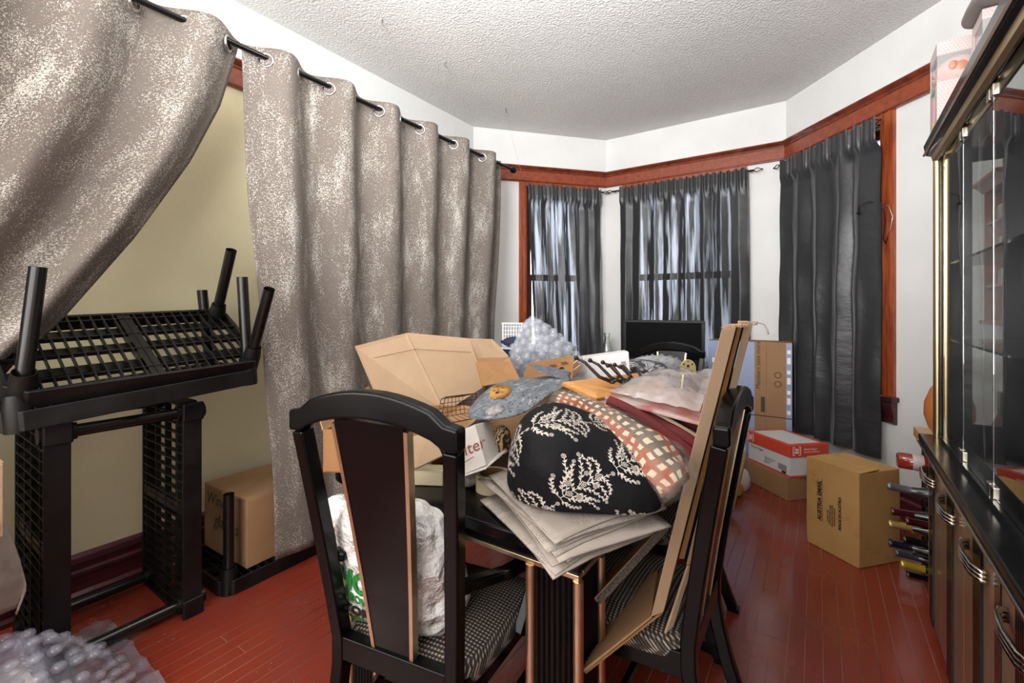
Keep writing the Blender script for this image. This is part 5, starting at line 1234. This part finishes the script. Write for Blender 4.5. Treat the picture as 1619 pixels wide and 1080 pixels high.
prof_n = [(0, 0), (.0165, 0), (.018, .004), (.018, .016), (.0160, .018), (.0168, .085)]
prof_b = [(.0165, .085), (.020, .11), (.032, .15), (.0355, .18), (.0355, .29), (.03, .298), (0, .298)]
bproto = None
RX_ = Matrix.Rotation(PI / 2, 4, 'Y')
for k, ((px, py), colr, lab) in enumerate(bot):
    y_ = 2.84 + .06 * ((k * 5) % 3 - 1); p = ay(px, py, y_)
    b_ = thing('wine_bottle', lab, 'bottle', p, rot=(0, math.radians(2 - (k % 3) * 2), math.radians((k * 13) % 7 - 3)), group='bottles in the wine rack')
    n_ = obj('foil_capsule', MB().lathe(prof_n, 16, RX_), foil('capsule_foil', colr), b_, smooth=50)
    obj('glass_body', MB().lathe(prof_b, 18, RX_), m_green_gl, b_, smooth=50)
p = ay(1418, 727, 2.86); rb_ = thing('wine_bottle', 'red glass bottle lying base outwards under the rack top', 'bottle', p, group='bottles in the wine rack')
obj('glass_body', MB().lathe([(0, .004), (.030, .0), (.037, .006), (.0375, .10), (.03, .16), (.014, .19), (.013, .26), (0, .26)], 20, RX_), mat('red_bottle_glass', '#8c2a1e', .08, coat=.6), rb_, smooth=50)
obj('label', MB().lathe([(.0378, .055), (.0380, .056), (.0380, .095), (.0378, .096)], 20, RX_), mat('pale_label', '#c9b9b4', .5), rb_, smooth=50)
vs_ = obj('vase', MB().lathe([(0, .0), (.055, .0), (.075, .03), (.092, .09), (.090, .15), (.068, .215), (.035, .27), (.022, .32), (.026, .36), (.020, .36), (.016, .32), (0, .30)], 32), mat('orange_ceramic', '#c97a3e', .35, col2='#b8652c', ns=5, coat=.2), smooth=60); vs_.location = (.515, 2.90, .701); tag(vs_, 'bulbous orange ceramic vase on the wine rack top', 'vase')
lm = thing('table_lamp', 'small lamp with flared brown shade and black neck on the wine rack top', 'lamp', (.655, 2.70, .701))
obj('shade', MB().lathe([(.075, .05), (.045, .10), (.026, .155), (.024, .155), (.043, .10), (.072, .05)], 20), mat('brown_shade', '#8a4f38', .6), lm, smooth=50); obj('neck', MB().bx((-.022, -.022, .155), (.022, .022, .25)), m_cabblk, lm, bevel=.003); obj('base', MB().lathe([(0, 0), (.06, 0), (.06, .012), (.012, .02), (.01, .06), (0, .06)], 18), m_cabblk, lm, smooth=40)
# curio shelf on the right wall, seen through the cabinet's end window
cs_ = thing('curio_shelf', 'orange wood curio shelf on the right wall seen through the cabinet glass', 'shelf', (.795, 2.98, 1.24)); m_cherry = mat('orange_cherry_wood', '#b8683c', .4, col2='#a1552c', ns=8, nstr=(4, 4, 1))
b = MB(); b.bx((-.012, -.16, 0), (0, .16, .62)); b.bx((-.11, -.16, 0), (-.012, -.148, .62)); b.bx((-.11, .148, 0), (-.012, .16, .62)); b.bx((-.125, -.175, -.02), (0, .175, 0)); obj('case', b, m_cherry, cs_, bevel=.002)
obj('crown', MB().prism([(-.11, .62), (-.135, .65), (-.15, .655), (-.15, .67), (0, .67), (0, .62)], -.18, .18, M), m_cherry, cs_, bevel=.002)
for z in (.16, .31, .46): obj('shelf_board', MB().bx((-.105, -.148, z), (-.012, .148, z + .01)), m_cherry, cs_)
for k, (y, z) in enumerate(((-.06, .17), (.05, .17), (-.05, .32), (.06, .32), (-.04, .47), (.05, .47))):
    q = MB(); q.bx((-.085, y - .03, z + .0), (-.05, y + .03, z + .055 + .02 * (k % 2))); f_ = obj('picture_frame', q, m_chrome, bevel=.004); f_.location = cs_.location
    tag(f_, 'small silver ornament, %s one on the %s board of the curio shelf' % (('left', 'right')[k % 2], ('lowest', 'middle', 'top')[k // 2]), 'ornament', 'silver ornaments on the curio shelf')
# ------------------------------------------------------------------ doll boxes on top of the cabinet
Mc = Matrix.Translation((.385, 2.556, 0)) @ Matrix.Rotation(math.radians(-1.84), 4, 'Z')
t = NT('pink_dotted_board'); co = t.coord('Object', (95, 95, 95)); s = t.n('ShaderNodeSeparateXYZ', {0: co})
fx = t.math('FRACT', t.math('ADD', s.outputs[0], t.math('MULTIPLY', t.math('FLOOR', s.outputs[2]), .5))); fz = t.math('FRACT', s.outputs[2])
dd = t.math('ADD', t.math('POWER', t.math('SUBTRACT', fx, .5), 2.0), t.math('POWER', t.math('SUBTRACT', fz, .5), 2.0))
t.p(col=t.mix(t.math('LESS_THAN', dd, .045), lin('#b4aaa8'), lin('#c98f8f')), rough=.4); m_dots = t.m
t = NT('pink_striped_board'); co = t.coord('Object'); s = t.n('ShaderNodeSeparateXYZ', {0: co}); st_ = t.math('FRACT', t.math('MULTIPLY', t.math('ADD', s.outputs[1], s.outputs[2]), 85)); t.p(col=t.mix(t.math('LESS_THAN', st_, .25), lin('#b4aaa8'), lin('#c9a3a3')), rough=.4); m_strp = t.m
m_skin = mat('doll_vinyl', '#b98670', .45, col2='#ab7560', ns=6); m_lip = mat('doll_lip', '#b9655c', .4)
def doll_box(lab, y0, y1, x0, x1, h, w0, w1, wl_, wr_):
    """window runs round the near room-side corner from height w0 to w1"""
    o = thing('doll_box', lab, 'box', Mc @ Vector(((x0 + x1) / 2, (y0 + y1) / 2, ZT2)), math.radians(-1.84), 'boxed baby dolls on the display cabinet')
    X, Y = (x1 - x0) / 2, (y1 - y0) / 2; th = .003
    f = MB(); f.bx((-X, -Y, 0), (-X + th, Y, w0)); f.bx((-X, -Y, w1), (-X + th, Y, h)); f.bx((-X, -Y + wl_, w0), (-X + th, Y, w1)); obj('striped_face', f, m_strp, o)
    g = MB(); g.bx((-X + th, -Y, 0), (X, -Y + th, w0)); g.bx((-X + th, -Y, w1), (X, -Y + th, h)); g.bx((-X + wr_, -Y, w0), (X, -Y + th, w1)); obj('dotted_face', g, m_dots, o)
    k = MB(); k.bx((X - th, -Y + th, 0), (X, Y, h)); k.bx((-X + th, Y - th, 0), (X - th, Y, h)); k.bx((-X + th, -Y + th, 0), (X - th, Y - th, th)); k.bx((-X + th, -Y + th, h - th), (X - th, Y - th, h)); obj('back_and_base', k, m_strp, o)
    fw = MB(); fw.bx((-X + .0005, -Y + .001, w0), (-X + .0012, -Y + wl_, w1)); fw.bx((-X + .001, -Y + .0005, w0), (-X + wr_, -Y + .0012, w1)); obj('window_film', fw, m_bagwin, o)
    return o, X, Y, h
m_bagwin = NT('clear_window_film').p(col=lin('#f4f1f2'), rough=.08, alpha=.18, spec=.8).m
db, X, Y, hh = doll_box('pink dotted doll box with window on the far end of the display cabinet', -.197, -.040, .004, .204, .335, .185, .285, .145, .095)
dl = thing('baby_doll', 'sleeping baby doll lying in the nearer pink dotted box', 'doll', Mc @ Vector((.072, -.128, ZT2 + .232)), math.radians(-1.84))
def headd(p):
    q = p.copy()
    return q
hd_ = superell(0, 0, (.062, .072, .060), 1, 1, 32, 20, lambda p: p * (1 + .0)); 
obj('head', hd_, m_skin, dl, smooth=True)
for nm, c_, r_, sc_ in (('nose', (-.060, .022, .008), .011, (1, 1.1, .9)), ('cheek', (-.052, .010, -.018), .022, (.7, 1, .8)), ('cheek', (-.052, .046, -.012), .020, (.7, 1, .8)), ('brow', (-.045, .050, .022), .018, (1, 1, 1)), ('ear', (-.022, -.064, .006), .019, (.8, .5, 1)), ('chin', (-.05, .03, -.042), .017, (1, 1, 1))):
    obj(nm, MB().sphere(c_, r_, 12, 8, sc_), m_skin, dl, smooth=True)
lp = MB(); lp.sphere((-.0585, .028, -.024), .0085, 10, 6, (.6, 1.2, .6)); obj('lips', lp, m_lip, dl, smooth=True)
ey = MB(); ey.tube([(-.060, -.006, .018), (-.062, .002, .014), (-.061, .010, .017)], .0013, 5); ey.tube([(-.056, .036, .018), (-.055, .044, .014), (-.050, .050, .017)], .0013, 5); obj('closed_eyes', ey, m_print, dl)
bd = superell(0, 0, (.05, .06, .09), .9, .9, 20, 12, lambda p: p + Vector((.0, -.01, -.14))); obj('swaddled_body', bd, mat('pink_swaddle', '#d9b5b5', .8), dl, smooth=True)
# emblem on the room side too, near the far corner
em = MB(); Me = frame((-X - .0006, .0, .095), (0, -1, 0), (0, 0, 1)); em.lathe([(0, 0), (1, 0), (1, .001), (0, .001)], 24, Me @ Matrix.Diagonal((.030, .062, 1, 1))); obj('oval_emblem', em, mat('pink_emblem_front', '#dba3a8', .5), db)
gb = MB(); 
for a in (.5, 2.6): gb.lathe([(0, 0), (1, 0), (1, .0012), (0, .0012)], 14, Me @ Matrix.Translation((.016 * math.cos(a), .072, .001)) @ Matrix.Rotation(a, 4, 'Z') @ Matrix.Diagonal((.020, .009, 1, 1)))
obj('green_bow', gb, mat('green_bow_print', '#3f9a70', .5), db)
gb = MB(); gb.lathe([(0, 0), (.012, 0), (.012, .0012), (0, .0012)], 14, Me @ Matrix.Translation((-.004, -.052, .001))); obj('yellow_rose', gb, mat('yellow_print', '#cdb53f', .5), db)
db2, X2, Y2, h2 = doll_box('second pink dotted doll box standing behind the first on the cabinet', -.375, -.228, .095, .30, .335, .20, .30, .12, .08)
dl2 = thing('baby_doll', 'second boxed baby doll with blond head behind the first', 'doll', Mc @ Vector((.165, -.30, ZT2 + .245)), math.radians(-1.84)); obj('head', superell(0, 0, (.05, .055, .055), 1, 1, 24, 16), mat('blond_doll_hair', '#e3cf9a', .7), dl2, smooth=True); obj('swaddled_body', superell(0, 0, (.05, .055, .09), .9, .9, 20, 12, lambda p: p + Vector((0, 0, -.14))), mat('pink_swaddle_two', '#d9b5b5', .8), dl2, smooth=True)
gp = thing('grey_folder', 'grey flat bag lying on the second doll box near the ceiling', 'bag', Mc @ Vector((.20, -.33, ZT2 + .337))); obj('bag', superell(0, 0, (.14, .14, .022), .6, .5, 28, 12, lambda p: p + Vector((0, 0, .023))), mat('grey_vinyl', '#75706a', .5, bump=.2, bs=20), gp, smooth=True)
# ------------------------------------------------------------------ wires on the window casing
hw = thing('earphone_wire', 'black and white headset wire hooked on the right window casing', 'wire', M3 @ Vector((.915, -.06, 1.95)))
def wl(pts): return [M3 @ Vector((s, -o, z)) - hw.location for s, o, z in pts]
obj('black_wire', MB().tube(wl([(.86, .14, 1.93), (.87, .145, 1.965), (.90, .12, 1.985), (.935, .08, 1.97), (.955, .06, 1.93), (.955, .05, 1.86), (.94, .04, 1.79), (.935, .04, 1.74), (.95, .04, 1.71), (.965, .04, 1.745)]), .0028, 6), m_iron, hw, smooth=True)
obj('white_wire', MB().tube(wl([(.93, .05, 1.97), (.98, .045, 1.94), (1.0, .04, 1.87), (.985, .04, 1.80), (.96, .04, 1.74)]), .002, 6), m_chrome, hw, smooth=True)
obj('ear_tip', MB().sphere(wl([(.858, .14, 1.92)])[0], .010, 10, 6), m_iron, hw, smooth=True)
